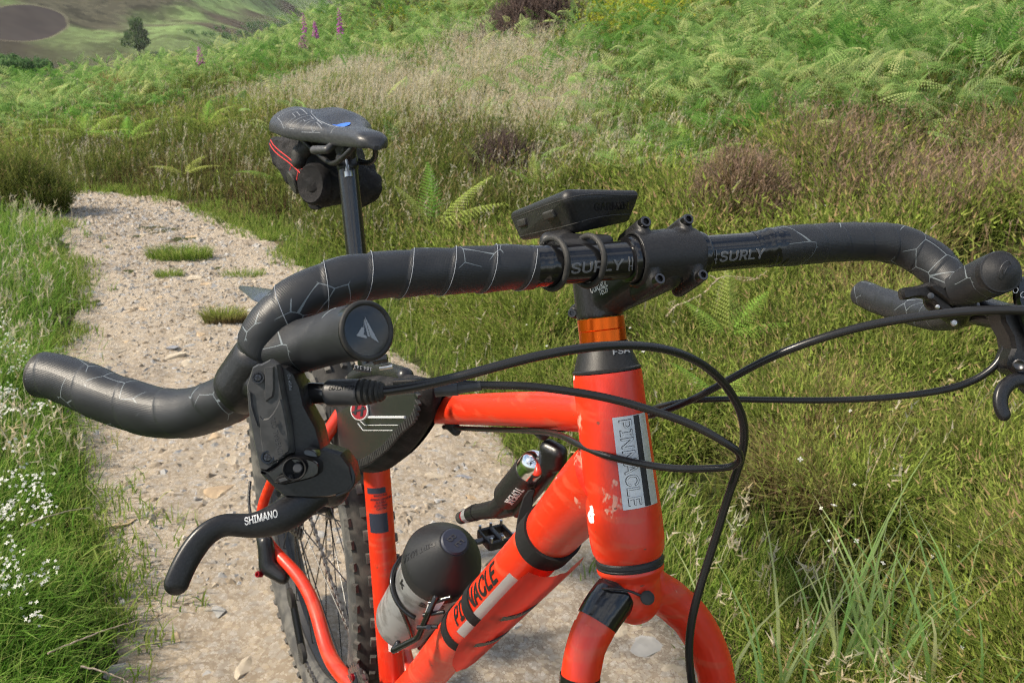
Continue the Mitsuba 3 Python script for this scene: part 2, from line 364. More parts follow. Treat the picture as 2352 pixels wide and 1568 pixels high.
sg = 1 if wA > 0 else -1
obj(FR + '__badge_stripe', head_patch(aL0 + wA * .60, aL0 + wA * .78, h_bot + .0004, h_top - .0004, .0016, thick=.0005), 'm_black_print', smooth=30)
def head_text(text, h, ang, hc, mat, bold, lift, sx=1.0):
    v, f = fine(tri(meshkit.text_mesh(text, h, .0004, bold)), .0016)
    v = v * [sx, 1, 1]; v[:, 0] -= (v[:, 0].min() + v[:, 0].max()) / 2; v[:, 1] -= h / 2
    hh = hc - v[:, 0]; r = np.interp(hh, [0, .014, .03, .05, HL * .6, HL * .8, HL], [.0255, .0274, .0276, .0270, .0262, .0256, .0253]) + lift + v[:, 2]
    a = ang + np.sign(wA) * v[:, 1] / .0265
    obj(FR + '__badge_letter', (hb + hh[:, None] * AX + r[:, None] * (np.cos(a)[:, None] * e1h + np.sin(a)[:, None] * e2h), f), mat)
bl_ = (h_top - h_bot) * .93
for mat_, bold_, lift_, hh_ in (('m_black_print', True, .0013, .0088), ('m_silver', False, .0016, .0084)):
    m_ = meshkit.text_mesh('PINNACLE', hh_, .0004, bold_); w_ = np.ptp(np.array(m_.vertices)[:, 0])
    head_text('PINNACLE', hh_, aL0 + wA * .33, (h_top + h_bot) / 2, mat_, bold_, lift_, bl_ / w_ * (1 if bold_ else .985))
# down tube lettering, silver panel, straps
dd = unit(pl(1240, 1252) - pl(1081, 1425))
up_dt = unit(np.cross(dd, NL)); up_dt = up_dt if up_dt[2] > 0 else -up_dt
cam_dt = unit((CAM - pl(1150, 1350)) - dd * ((CAM - pl(1150, 1350)) @ dd))
e_txt = unit(cam_dt + .75 * np.cross(dd, cam_dt) * (1 if np.cross(dd, cam_dt) @ up_dt > 0 else -1))
ctr = lambda k: pl(1081, 1425) + k * dd
def tube_patch(c0, axis, length, e, a0, a1, r, thick=.0008, na=16, nl=12, taper=0):
    e = unit(e - axis * (e @ axis)); e2 = np.cross(axis, e)
    aa, ll = np.meshgrid(np.linspace(a0, a1, na), np.linspace(0, length, nl), indexing='ij')
    V = []
    for rr in (r + thick, r - .0006):
        V.append((c0 + (ll + taper * (aa - a0))[..., None] * axis + rr * (np.cos(aa)[..., None] * e + np.sin(aa)[..., None] * e2)).reshape(-1, 3))
    i, j = np.meshgrid(np.arange(na - 1), np.arange(nl - 1), indexing='ij')
    a = (i * nl + j).ravel(); q = np.vstack([np.stack([a, a + nl, a + nl + 1], 1), np.stack([a, a + nl + 1, a + 1], 1)])
    n = na * nl; rim = np.array([*(i * nl for i in range(na)), *((na - 1) * nl + j for j in range(1, nl)), *(i * nl + nl - 1 for i in range(na - 2, -1, -1)), *range(nl - 2, 0, -1)]); r2 = np.roll(rim, -1)
    t = trimesh.Trimesh(np.vstack(V), np.vstack([q, q[:, ::-1] + n, np.stack([rim, r2 + n, r2], 1), np.stack([rim, rim + n, r2 + n], 1)]), process=False); t.fix_normals(); return tri(t)
sgn = 1 if np.cross(dd, cam_dt) @ up_dt > 0 else -1
obj(FR + '__silver_panel', tube_patch(ctr(.012), dd, .17, cam_dt, *sorted((-.52 * sgn, .14 * sgn)), .0243, .0004), 'm_silver_decal', smooth=30, label='silver panel along the side of the down tube')
et = np.cos(.66) * cam_dt + sgn * np.sin(.66) * np.cross(dd, cam_dt)
obj(FR + '__lettering', text_on_cyl('PINNACLE', .019, ctr(.088), dd, et, .0243, bold=True, sx=1.02), 'm_black_print', label='black PINNACLE lettering along the down tube')
for k, w in ((-.028, .018), (.052, .020)):
    obj('bicycle__guard_strap', tube_patch(ctr(k), dd, w, cam_dt, 0, 2 * np.pi, .0243, .0016, na=40), 'm_strap', smooth=30)
# translucent red guard under the down tube
ga = [ctr(-.075), ctr(.228)]
dnv = -up_dt
th = np.linspace(-1.15, 1.15, 15); V = []
L = np.linspace(0, 1, 20)
for l in L:
    c = ga[0] * (1 - l) + ga[1] * l
    half = np.interp(l, [0, .12, .3, .75, .93, 1], [.2, .7, .98, 1.0, 1.0, .95])
    for a in np.linspace(-half, half, 15):
        V.append(c + (.0285 + .006 * abs(a)) * (np.cos(a) * dnv + np.sin(a) * NL) + dnv * .004)
i, j = np.meshgrid(np.arange(19), np.arange(14), indexing='ij'); a = (i * 15 + j).ravel()
obj('bicycle__mud_shield', (np.array(V), np.vstack([np.stack([a, a + 15, a + 16], 1), np.stack([a, a + 16, a + 1], 1)])), 'm_guard', smooth=True, label='translucent red mud shield strapped under the down tube')
for k in (.0, .085):
    obj('bicycle__mud_shield__slot', tube_patch(ctr(k + .02), dd, .012, dnv, -.75, .55, .0345, .0007, taper=.02), 'm_black_print', smooth=30)
# seat tube decals
e_st = unit((CAM - pl(860, 1150)) - unit(sb - sa) * ((CAM - pl(860, 1150)) @ unit(sb - sa)))
std = unit(sb - sa)
def st_at(v): # point on the seat tube axis at image row v
    k = np.linspace(0, 1, 2000); Q = sa + k[:, None] * (sb - sa); return Q[np.abs(px(Q)[:, 1] - v).argmin()]
for v0, v1 in ((1111, 1124), (1169, 1212)):
    a_, b_ = st_at(v0), st_at(v1)
    obj(FR + '__decal_band', tube_patch(a_, std, np.linalg.norm(b_ - a_), e_st, -.55, .9, .0182, .0004), 'm_navy_print', smooth=30)
right_st = np.cross(std, e_st)
for n_, (v_, s_) in enumerate(((1130, 'RAMIN 3 PLUS'), (1139, 'DESIGNED AND TESTED'), (1146, 'IN SURREY'), (1153, 'ALLOY FRAME'), (1160, '4130 FORK'))):
    o = st_at(v_)
    e = np.cross(e_st, std)
    m = meshkit.text_mesh(s_, .0027, .0003); v, f = tri(m); v[:, 0] -= v[:, 0].mean()
    tdir = e if (px(o + .01 * e)[0] > px(o)[0]) else -e
    a_ = v[:, 0] / .0182 * .72 + .15
    obj(FR + '__decal_text', (o - v[:, 1:2] * std + (.0184 + v[:, 2:]) * (np.cos(a_)[:, None] * e_st + np.sin(a_)[:, None] * tdir), f), 'm_navy_print')
# ---- fork
def fk(pts): return [at(*p) for p in pts]
ln = [at(1425, 1352, .605), at(1386, 1402, .592), at(1352, 1466, .585), at(1335, 1532, .582), at(1330, 1600, .583)]
rn = [at(1488, 1345, .615), at(1540, 1376, .625), at(1590, 1424, .632), at(1622, 1478, .636), at(1642, 1538, .638), at(1648, 1610, .64)]
fwheel = hb - AX * .485 + unit(np.cross(AX, NL)) * -0.0
stf = unit(np.array([.40, -.91, 0])); stl = unit(np.cross([0, 0, 1.0], stf)) * 1.0; stl = unit(np.array([.91, .40, 0]))
axf = hb - AX * .47 + stf * .045                        # front axle
lw = spline(np.array([[*q, r] for q, r in zip(ln + [axf - stl * .055], [.0155, .0150, .0140, .0137, .0136, .009])]), 80)
rw = spline(np.array([[*q, r] for q, r in zip(rn + [axf + stl * .055], [.0155, .0155, .0150, .0146, .0143, .0141, .009])]), 80)
neck0 = hb - AX * .0105
crown = m3.Manifold.batch_boolean([
    hull_spheres([(hb - AX * .014, .0205), (hb - AX * .030, .0195)]),
    hull_spheres([(hb - AX * .022, .0135), (ln[0] + AX * .002, .0155), (rn[0] + AX * .002, .0155)]),
    hull_spheres([(at(1450, 1350, .60), .013), (at(1488, 1370, .606), .009), (at(1464, 1374, .60), .009)]),
    chain([(q[:3], q[3]) for q in lw[:18:4]]), chain([(q[:3], q[3]) for q in rw[:18:4]])], m3.OpType.Add)
obj(FK + '__crown', soft(crown, .0035, 14), 'm_paint', smooth=60)
obj(FK + '__crown_race', lathe(hb, -AX, [(.005, .0240), (.0075, .0248), (.0095, .0245), (.013, .0215), (.016, .0208), (.022, .0206)], 48), 'm_paint', smooth=35)
obj(FK + '__leg', sweep(lw[6:, :3], lw[6:, 3], 28)[0], 'm_paint', smooth=40)
obj(FK + '__leg', sweep(rw[6:, :3], rw[6:, 3], 28)[0], 'm_paint', smooth=40)
def band_on(S, v0, v1, extra, mat, key):
    V = px(S[:, :3])[:, 1]; k = np.nonzero((V > v0) & (V < v1))[0]
    obj(key, sweep(S[k, :3], S[k, 3] + extra, 32, caps=True)[0], mat, smooth=40)
lwf = np.array([np.interp(np.linspace(0, 79, 900), np.arange(80), lw[:, c]) for c in range(4)]).T
rwf = np.array([np.interp(np.linspace(0, 79, 900), np.arange(80), rw[:, c]) for c in range(4)]).T
band_on(lwf, 1366, 1428, .0007, 'm_gloss_black', FK + '__tape_band')
band_on(lwf, 1548, 1700, .0007, 'm_gloss_black', FK + '__tape_band')
def bolt_at(o, d, r, l, mat, key, hexa=True):
    d = unit(d)
    prof = [(0, r * .98), (l * .85, r), (l, r * .88), (l, r * .55), (l - r * .7, r * .5)] if hexa else [(0, r), (l * .8, r), (l, r * .8)]
    obj(key, lathe(o, d, prof, 24), mat, smooth=30)
cb = at(1487, 1372, .586)
bolt_at(cb, to_cam(cb), .0050, .003, 'm_rubber', FK + '__cable_plug', False)
obj(FK + '__cable_tie', pipe([(1384, 1352, .588, 6), (1420, 1352, .582, 6), (1450, 1358, .584, 6), (1478, 1370, .586, 7), (1487, 1373, .587, 7)], 30, 8)[0], 'm_hose', smooth=40)
# ---- headset and spacers
obj('bicycle__headset_seal', lathe(hb, -AX, [(-.001, .0236), (.0005, .0249), (.0028, .0252), (.0034, .0243), (.0042, .0243), (.0048, .0248), (.0058, .0246), (.006, .02)], 56), 'm_matte_black', smooth=30)
obj('bicycle__headset_cover', lathe(ht, AX, [(.0002, .0245), (.0006, .0252), (.0022, .0253), (.0030, .0240), (.0036, .0238), (.011, .0212), (.017, .0190), (.0195, .0180), (.0215, .0178)], 56), 'm_matte_black', smooth=30)
cfs = ht + AX * .0145; cs_e = unit(to_cam(cfs) - AX * (to_cam(cfs) @ AX)); rgt = unit(np.cross(AX, cs_e))
rgt = rgt if px(cfs + rgt * .01)[0] > px(cfs)[0] else -rgt
obj('bicycle__headset_cover__lettering', text_flat('FSA', .0038, cfs + cs_e * .0162 + rgt * .0115, rgt - cs_e * .62, AX - .2 * cs_e, bold=True, sx=1.5, slant=.2), 'm_line_print')
for k in range(2):
    obj('bicycle__spacer', lathe(ht, AX, [(.0216 + k * .0091, .0168), (.0220 + k * .0091, .0173), (.0302 + k * .0091, .0173), (.0306 + k * .0091, .0168)], 56), 'm_orange', smooth=30, label='orange anodised headset spacer, %s of two' % ('lower' if k == 0 else 'upper'))
s0 = ht + AX * .0400                                    # underside of the stem
# ---- handlebar centre line
def zbar(u):
    m = (u - 1176) / FPX; t = (m * .493 + .0717) / (.292 - .112 * m); return .493 + .112 * t
def vbar(u): return np.interp(u, [900, 1000, 1200, 1380, 1525, 1690, 1800, 1900], [630, 624.5, 612, 602, 590, 578, 565, 559])
bc = lambda u: at(u, vbar(u), zbar(u))
BD = unit(bc(1740) - bc(1260))                          # the bar's own direction
bar0 = bc(1525)
def bx(u):  # straight axis point seen at column u
    k = np.linspace(-.5, .5, 4001); Q = bar0 + k[:, None] * BD; return Q[np.abs(px(Q)[:, 0] - u).argmin()]
HB = 'bicycle__handlebar'
labels[HB] = {'label': 'black flared drop handlebar wrapped in cracked-line grip tape'}
c0, c1 = bx(1195), bx(1770)
obj(HB + '__bar', sweep(straight(c0, c1, 30), .0127, 40)[0], 'm_gloss_black', smooth=40)
obj(HB + '__clamp_bulge', lathe(bx(1434), unit(bx(1640) - bx(1434)), [(0, .0130), (.001, .0153), (.003, .0159), (.058, .0159), (.0605, .0150), (.0615, .0130)], 48), 'm_gloss_black', smooth=30)
ebar = unit(to_cam(bar0) - BD * (to_cam(bar0) @ BD))
edn = unit(np.cross(BD, ebar)); edn = edn if edn[2] < 0 else -edn
def bar_text(s, u, h, rot, **k):
    o = bx(u); e = unit(to_cam(o) - BD * (to_cam(o) @ BD)); e = np.cos(rot) * e + np.sin(rot) * edn
    obj(HB + '__lettering', text_on_cyl(s, h, o, BD, e, .0127, **k), 'm_grey_print')
bar_text('SURLY', 1352, .0066, .22, bold=True, sx=1.28, slant=.12)
bar_text('SURLY', 1680, .0066, .22, bold=True, sx=1.28, slant=.12)
for u0, hh in ((1424, .0095), (1431, .0085), (1613, .0085), (1620, .0095)):
    bar_text('l', u0, hh, .22, sx=.5)
bar_text('-', 1427, .005, .3, sx=1.2); bar_text('-', 1619, .005, .3, sx=1.2)
# wrapped parts
def wrap(ctrl, key, pitch, hand=1, n=260, seg=44, ridge=.0011, start=0.0, label=None, wob=.0006):
    C = np.array([[*at(u, v, z), w / 2 * z / FPX] for u, v, z, w in ctrl]); S = spline(C, n)
    def radial(s, th):
        ph = np.mod(s / pitch + hand * th / (2 * np.pi) + start, 1.0)
        lump = meshkit.noise(np.stack(np.broadcast_arrays(s * 60, np.cos(th) * 1.2 + 5, np.sin(th) * 1.2 + 3), -1)) - .5
        return ridge * (ph - .5) * np.where(ph > .93, (1 - ph) / .07, 1) + wob * 2 * lump
    m, uv = sweep(S[:, :3], S[:, 3], seg, radial=radial)
    k = obj(key, m, 'm_tape', smooth=True, uv=uv)
    if label: labels[k] = {'label': label}
    return S
left_top = [(1222, 612, zbar(1222), 103), (1150, 615, zbar(1150), 106), (1000, 624, zbar(1000), 109), (900, 630, zbar(900), 111), (830, 638, .484, 112), (760, 655, .475, 113), (695, 684, .468, 112), (645, 722, .464, 110), (610, 768, .465, 108), (596, 815, .468, 106), (589, 842, .4705, 106)]
S_lt = wrap(left_top, HB + '__bar_tape', .0262, 1, 330, label='tape on the near top and bend')
S_ld = wrap([(618, 758, .467, 98), (602, 806, .469, 104), (580, 858, .474, 112), (538, 905, .482, 117), (475, 937, .492, 115), (400, 950, .503, 114), (320, 936, .514, 115), (240, 909, .524, 115), (165, 877, .534, 112), (97, 861, .540, 106)], HB + '__bar_tape', .034, -1, 220, ridge=.0006, label='tape on the near flared drop')
S_lh = wrap([(600, 806, .472, 96), (640, 802, .466, 108), (690, 794, .458, 118), (750, 780, .444, 124), (800, 768, .432, 130), (838, 760, .421, 134)], HB + '__bar_tape', .06, 1, 160, ridge=.0004, wob=.0012, label='tape on the near horn')
right_top = [(1746, 570, zbar(1746), 84), (1790, 566, zbar(1790), 92), (1870, 560, zbar(1870), 91), (1950, 556, zbar(1950), 90), (2030, 557, .622, 90), (2085, 570, .622, 91), (2130, 595, .617, 92), (2170, 632, .609, 88), (2196, 662, .602, 84)]
S_rt = wrap(right_top, HB + '__bar_tape', .022, -1, 240, ridge=.0005, label='tape on the far top and bend')
S_rd = wrap([(2212, 668, .612, 70), (2218, 700, .64, 66), (2196, 722, .68, 66), (2150, 726, .72, 66), (2095, 714, .76, 65), (2040, 697, .80, 64), (1981, 673, .84, 60)], HB + '__bar_tape', .03, -1, 220, ridge=.0005, label='tape on the far flared drop')
S_rh = wrap([(2190, 664, .60, 76), (2230, 652, .588, 88), (2270, 636, .570, 95), (2296, 626, .556, 99)], HB + '__bar_tape', .05, 1, 120, ridge=.0004, wob=.0010, label='tape on the far horn')
# silvery edge lines of the overlaps
def edge_line(S, pitch, hand, start=0.0, key=HB + '__tape_edge', r=.0002, ridge=.0011, lo=0.0, hi=1.0):
    P = S[:, :3]; t, n, b = frames(P)
    s = np.r_[0, np.cumsum(np.linalg.norm(np.diff(P, axis=0), axis=1))]
    th = np.linspace(0, 2 * np.pi, 50)
    for k in range(int(s[-1] / pitch) + 1):
        sk = (k - start + .93 - hand * th / (2 * np.pi)) * pitch
        ok = (sk > s[-1] * lo) & (sk < s[-1] * hi)
        if ok.sum() < 25: continue
        q = np.stack([np.interp(sk[ok], s, P[:, c]) for c in range(3)], 1)
        nn = np.stack([np.interp(sk[ok], s, n[:, c]) for c in range(3)], 1); bb = np.stack([np.interp(sk[ok], s, b[:, c]) for c in range(3)], 1)
        rr = np.interp(sk[ok], s, S[:, 3]) + ridge * .43 + .0003
        Q = q + rr[:, None] * (np.cos(th[ok])[:, None] * nn + np.sin(th[ok])[:, None] * bb)
        obj(key, sweep(Q, r, 6)[0], 'm_line_print', smooth=40)
edge_line(S_lt, .0262, 1, lo=.0, hi=.93)
# wrinkled finishing tape beside the wraps
def fin(ctrl, key):
    C = np.array([[*at(u, v, z), w / 2 * z / FPX] for u, v, z, w in ctrl]); S = spline(C, 50)
    rad = lambda s, th: .00014 * np.sin(s * 500 + 2 * np.sin(th)) + .00008 * np.sin(s * 900 + th * 2)
    obj(key, sweep(S[:, :3], S[:, 3], 40, radial=rad)[0], 'm_gloss_black', smooth=True)
fin([(1212, 613, zbar(1212), 100), (1240, 611.5, zbar(1240), 98), (1270, 609, zbar(1270), 95), (1288, 608, zbar(1288), 93)], HB + '__finishing_tape')
fin([(1722, 574, zbar(1722), 82), (1745, 571, zbar(1745), 86), (1772, 567, zbar(1772), 90), (1790, 566, zbar(1790), 90)], HB + '__finishing_tape')
# end plugs
def plug(S, r, key, dome=.002, mat='m_rubber', back=.004):
    d = unit(S[-1, :3] - S[-6, :3]); o = S[-1, :3] - d * back
    obj(key, lathe(o, d, [(0, r * .9), (0, r), (back + .001, r), (back + .002, r * .96), (back + .0022, r * .86), (back + .0022 + dome * .6, r * .55), (back + .0022 + dome, r * .15)], 48), mat, smooth=30)
    return o + d * (back + .0022), d
o, d = plug(S_lh, .0149, HB + '__end_cap', .0005, 'm_gloss_black', .006)
obj(HB + '__end_cap__rim', sweep(np.array([o - d * .0004 + .0142 * (np.cos(a) * unit(np.cross(d, [0, 0, 1.0])) + np.sin(a) * np.cross(d, unit(np.cross(d, [0, 0, 1.0])))) for a in np.linspace(0, 2 * np.pi, 60)]), .0015, 10)[0], 'm_rubber', smooth=40)
ex = unit(np.cross([0, 0, 1.0], d)); ex = ex if px(o + .01 * ex)[0] > px(o)[0] else -ex; ey = np.cross(d, ex); ey = ey if ey[2] > 0 else -ey
def flat_poly(pts, o, ex, ey, ez, depth, mat, key):
    m = trimesh.creation.extrude_polygon(shapely.Polygon(pts), depth, engine='earcut'); v, f = tri(m)
    t = trimesh.Trimesh(o + v[:, :1] * ex + v[:, 1:2] * ey + v[:, 2:] * ez, f, process=False); t.fix_normals(); obj(key, tri(t), mat)
k = .0001
for poly in ([(-70, -12), (-28, 24), (-20, 18), (-5, 60), (-16, 20), (-22, -2), (-30, -14), (-18, -22), (-14, -34), (-20, -36)], [(2, 72), (46, -74), (16, -46), (10, -40), (6, -20)], [(-8, 50), (0, 60), (4, -34), (-8, -28)]):
    flat_poly([(a * k, b * k) for a, b in poly], o + d * .0004, ex, ey, d, .0004, 'm_line_print', HB + '__end_cap__emblem')
o, d = plug(S_rh, .0142, HB + '__end_cap', .005, 'm_matte_black', .004)
obj(HB + '__end_cap_001__emblem', cat([sweep(np.array([o + d * (.0042) + (.0066 * np.cos(a)) * NL * .9 + .0066 * np.sin(a) * BU for a in np.linspace(0, 2 * np.pi, 40)]), .0003, 6)[0],
    sweep(np.array([o + d * .0050 + x * NL * .9 + .0022 * np.sin(x * 900) * BU for x in np.linspace(-.0045, .0045, 24)]), .0003, 6)[0]]), 'm_grey_plastic', smooth=40)
for S, r in ((S_ld, .0148), (S_rd, .0130)):
    plug(S, r, HB + '__end_cap', .003, 'm_rubber', .004)
# ---- stem
ST = 'bicycle__stem'
stc = s0 + AX * .020
stem_body = m3.Manifold.batch_boolean([
    hull_spheres([(s0 + AX * .003, .0174), (s0 + AX * .040, .0172)], 48),
    hull_spheres([(s0 + AX * .012, .0150), (s0 + AX * .036, .0150), (bar0 - BD * .008 - AX * .004, .013), (bar0 + BD * .008 - AX * .004, .013), (bar0 - AX * .010, .013), (bar0 + AX * .006, .013)], 32)], m3.OpType.Add)
# cut the rounded lower end flat
cutb = m3.Manifold.cube([.2, .2, .1], True).transform(np.hstack([np.stack([unit(np.cross(AX, [1, 0, 0])), np.cross(AX, unit(np.cross(AX, [1, 0, 0]))), AX], 1), (s0 - AX * .05)[:, None]]))
stem_body = stem_body - cutb
stem_v, stem_f = soft(stem_body, .003, 6)
obj(ST + '__body', (stem_v, stem_f), 'm_satin_black', smooth=40)
SF = unit(bar0 - (s0 + AX * (((bar0 - s0) @ AX) * .6))); SF = unit(SF - BD * (SF @ BD)); SU = unit(np.cross(BD, SF)); SU = SU if SU[2] > 0 else -SU
fc = bx(1523)
half = .0240
cyl = m3.Manifold.cylinder(2 * half, .0186, .0186, 56, True)
Mt = np.hstack([np.stack([SF, np.cross(BD, SF), BD], 1), fc[:, None]])
clamp = cyl.transform(Mt)
lugs = []
for su in (-1, 1):
    for sb_ in (-1, 1):
        o = fc + BD * sb_ * .0165 + SU * su * .0195
        lugs.append(hull_spheres([(o - SF * .016, .0052), (o + SF * .009, .0050), (fc + BD * sb_ * .0165 + SU * su * .010 - SF * .012, .0055), (fc + BD * sb_ * .0165 + SU * su * .012 + SF * .010, .0045)], 20))
hole = m3.Manifold.cylinder(.2, .0160, .0160, 48, True).transform(Mt)
fp = m3.Manifold.batch_boolean([clamp] + lugs, m3.OpType.Add) - hole
obj(ST + '__faceplate', soft(fp, .0024, 5), 'm_matte_black', smooth=45)
for su in (-1, 1):
    for sb_ in (-1, 1):
        bolt_at(fc + BD * sb_ * .0165 + SU * su * .0200 + SF * .0100, SF, .0040, .0062, 'm_dark_steel', ST + '__bolt')
o = at(1316, 719, .612)
obj(ST + '__clamp_lug', soft(hull_spheres([(at(1322, 716, .615), .0052), (at(1330, 712, .62), .006)]), .002, 3), 'm_matte_black', smooth=40)
bolt_at(o, at(1300, 720, .585) - o, .0034, .004, 'm_dark_steel', ST + '__bolt')
stem_tm = trimesh.Trimesh(*tri(trimesh.Trimesh(np.array(stem_v), stem_f, process=False)), process=False)
print_on(stem_tm, 'CONTROL', .0056, (1374, 657), (60, -27), 'm_white_print', ST + '__lettering', sx=.36, slant=.15)
print_on(stem_tm, 'TECH', .0046, (1386, 667), (60, -27), 'm_white_print', ST + '__lettering', sx=.40, slant=.15)
# ---- seat post and saddle
sp0, sp1 = pl(793, 340), pl(845, 760)
obj('bicycle__seatpost__tube', sweep(straight(sp0 + (sp1 - sp0) * .06, sa + (sb - sa) * .03), .0133, 32)[0], 'm_gloss_black', smooth=40)
obj('bicycle__seatpost__collar', lathe(sa, unit(sa - sb), [(-.012, .0195), (-.010, .0205), (.004, .0205), (.006, .019)], 40), 'm_satin_black', smooth=30)
spd = unit(sp0 - sp1)
obj('bicycle__seatpost__head', lathe(sp0 + (sp1 - sp0) * .12, spd, [(0, .0134), (.004, .0146), (.016, .0146), (.020, .0130)], 36), 'm_satin_black', smooth=30)
obj('bicycle__seatpost__rail_clamp', soft(hull_spheres([(sp0 + BF * .018, .009), (sp0 - BF * .018, .009), (sp0 - spd * .014 , .012)]), .003, 4), 'm_matte_black', smooth=40)
cbp = sp0 + (sp1 - sp0) * .06 + BF * .012 - NL * .004
obj('bicycle__seatpost__bolt', lathe(cbp - spd * .022, spd, [(0, .0055), (.007, .0055), (.008, .003), (.034, .003), (.036, .004), (.04, .004)], 20), 'm_steel', smooth=30)
# saddle: swept cross sections
sn = pl(866, 303); tilt = .0
SFd = unit(BF + .00 * BU)
L_ = .274
def saddle_mesh():
    ns, nt = 90, 64
    s = np.linspace(0, 1, ns)                            # 0 nose .. 1 tail
    xx = (1 - np.cos(s * np.pi)) / 2
    w = PchipInterpolator([0, .02, .06, .2, .42, .6, .75, .88, .96, 1], [.004, .012, .0195, .0225, .030, .050, .066, .0695, .060, .02])(xx)
    top = PchipInterpolator([0, .03, .1, .35, .6, .8, .93, 1], [-.016, -.006, -.001, .000, .004, .012, .013, .004])(xx)
    hgt = PchipInterpolator([0, .05, .2, .5, .8, .95, 1], [.006, .020, .027, .034, .042, .042, .016])(xx)
    dip = PchipInterpolator([0, .3, .45, .6, .75, .9, 1], [0, .002, .009, .012, .011, .008, .002])(xx)
    th = np.linspace(0, 2 * np.pi, nt, endpoint=False)
    cy = np.sign(np.cos(th)) * np.abs(np.cos(th)) ** .55; cz = np.sign(np.sin(th)) * np.abs(np.sin(th)) ** .8
    V = np.zeros((ns, nt, 3))
    for i in range(ns):
        y = w[i] * cy; z = top[i] - hgt[i] / 2 + hgt[i] / 2 * cz
        z = z - np.where(np.sin(th) > 0, dip[i] * np.exp(-(y / .019) ** 2), 0) - .010 * (np.abs(y) / .07) ** 2
        z = np.where(np.sin(th) < 0, np.maximum(z, top[i] - hgt[i] * .85), z)
        V[i] = sn - SFd * (xx[i] * L_) + y[:, None] * NL + z[:, None] * BU
    i, j = np.meshgrid(np.arange(ns - 1), np.arange(nt), indexing='ij')
    a = (i * nt + j).ravel(); b = (i * nt + (j + 1) % nt).ravel()
    F = np.vstack([np.stack([a, a + nt, b + nt], 1), np.stack([a, b + nt, b], 1)])
    V = np.vstack([V.reshape(-1, 3), V[0].mean(0), V[-1].mean(0)]); q = np.arange(nt); k = len(V)
    F = np.vstack([F, np.stack([np.full(nt, k - 2), q, (q + 1) % nt], 1), np.stack([np.full(nt, k - 1), (ns - 1) * nt + (q + 1) % nt, (ns - 1) * nt + q], 1)])
    t = trimesh.Trimesh(V, F, process=False); t.fix_normals(); return t
sad = saddle_mesh()
SD = 'bicycle__saddle'
obj(SD + '__shell', tri(sad), 'm_saddle', smooth=60, label='dark grey saddle shell with outlined print and a blue spot')
def on_saddle(x, y, lift=.0006):
    "top of the saddle at x metres behind the nose, y to the rider's left"
    o = np.array([sn - SFd * a + NL * b + BU * .1 for a, b in zip(np.atleast_1d(x), np.atleast_1d(y))])
    loc, ray, _ = sad.ray.intersects_location(o, np.tile(-BU, (len(o), 1)), multiple_hits=False)
    out = np.full((len(o), 3), np.nan); out[ray] = loc + BU * lift
    return out[~np.isnan(out[:, 0])]
def saddle_line(pts, key=SD + '__print', r=.00036, mat='m_line_print'):
    p = []
    for (a, b), (c, d) in zip(pts[:-1], pts[1:]):
        k = np.linspace(0, 1, 12)[:-1]; p += [(a + (c - a) * q, b + (d - b) * q) for q in k]
    p.append(pts[-1]); p = np.array(p); Q = on_saddle(p[:, 0], p[:, 1], .0002)
    if len(Q) > 3: obj(key, sweep(Q, r, 6)[0], mat, smooth=40)
def glyph(poly): saddle_line(poly + [poly[0]])
X = lambda a: .225 - a    # glyphs read along the rear right wing
for g in ([(.225, -.030), (.225, -.062), (.190, -.062), (.190, -.046), (.207, -.046), (.207, -.040), (.190, -.040), (.190, -.030)],
          [(.182, -.028), (.182, -.060), (.173, -.060), (.173, -.040), (.166, -.040), (.166, -.028)],
          [(.158, -.026), (.158, -.055), (.124, -.052), (.124, -.030), (.146, -.030), (.146, -.038), (.135, -.038), (.135, -.026)]):
    glyph(g)
saddle_line([(.235, -.012), (.20, -.022), (.16, -.024), (.12, -.019), (.10, -.012), (.095, .0)]); saddle_line([(.10, -.012), (.098, -.022), (.096, -.03)])
q = on_saddle([.150 + .012 * math.cos(a) for a in np.linspace(0, 6.28, 24)[:-1]], [.004 + .012 * math.sin(a) for a in np.linspace(0, 6.28, 24)[:-1]], .0012)
c = on_saddle([.150], [.004], .0016)
V = np.vstack([q, c]); n_ = len(q); F = np.stack([np.arange(n_), (np.arange(n_) + 1) % n_, np.full(n_, n_)], 1)
obj(SD + '__spot', (V, F), 'm_blue', smooth=True, label='bright blue spot in the saddle channel')
for s in (-1, 1):
    R = spline([sn - SFd * .040 - BU * .014 + NL * .008 * s, sn - SFd * .075 - BU * .042 + NL * .022 * s, sn - SFd * .16 - BU * .047 + NL * .022 * s, sn - SFd * .20 - BU * .035 + NL * .030 * s, sn - SFd * .235 - BU * .018 + NL * .036 * s], 40)
    obj(SD + '__rail', sweep(R, .0036, 12)[0], 'm_matte_black', smooth=40)
lv = [at(772, 325, 1.07), at(752, 344, 1.05), at(718, 346, 1.06)]
obj('bicycle__seatpost__clamp_cradle', soft(chain([(at(780, 320, 1.06), .0045), (at(752, 344, 1.05), .0052), (at(722, 345, 1.07), .0058)]), .002, 3), 'm_grey_plastic', smooth=40)
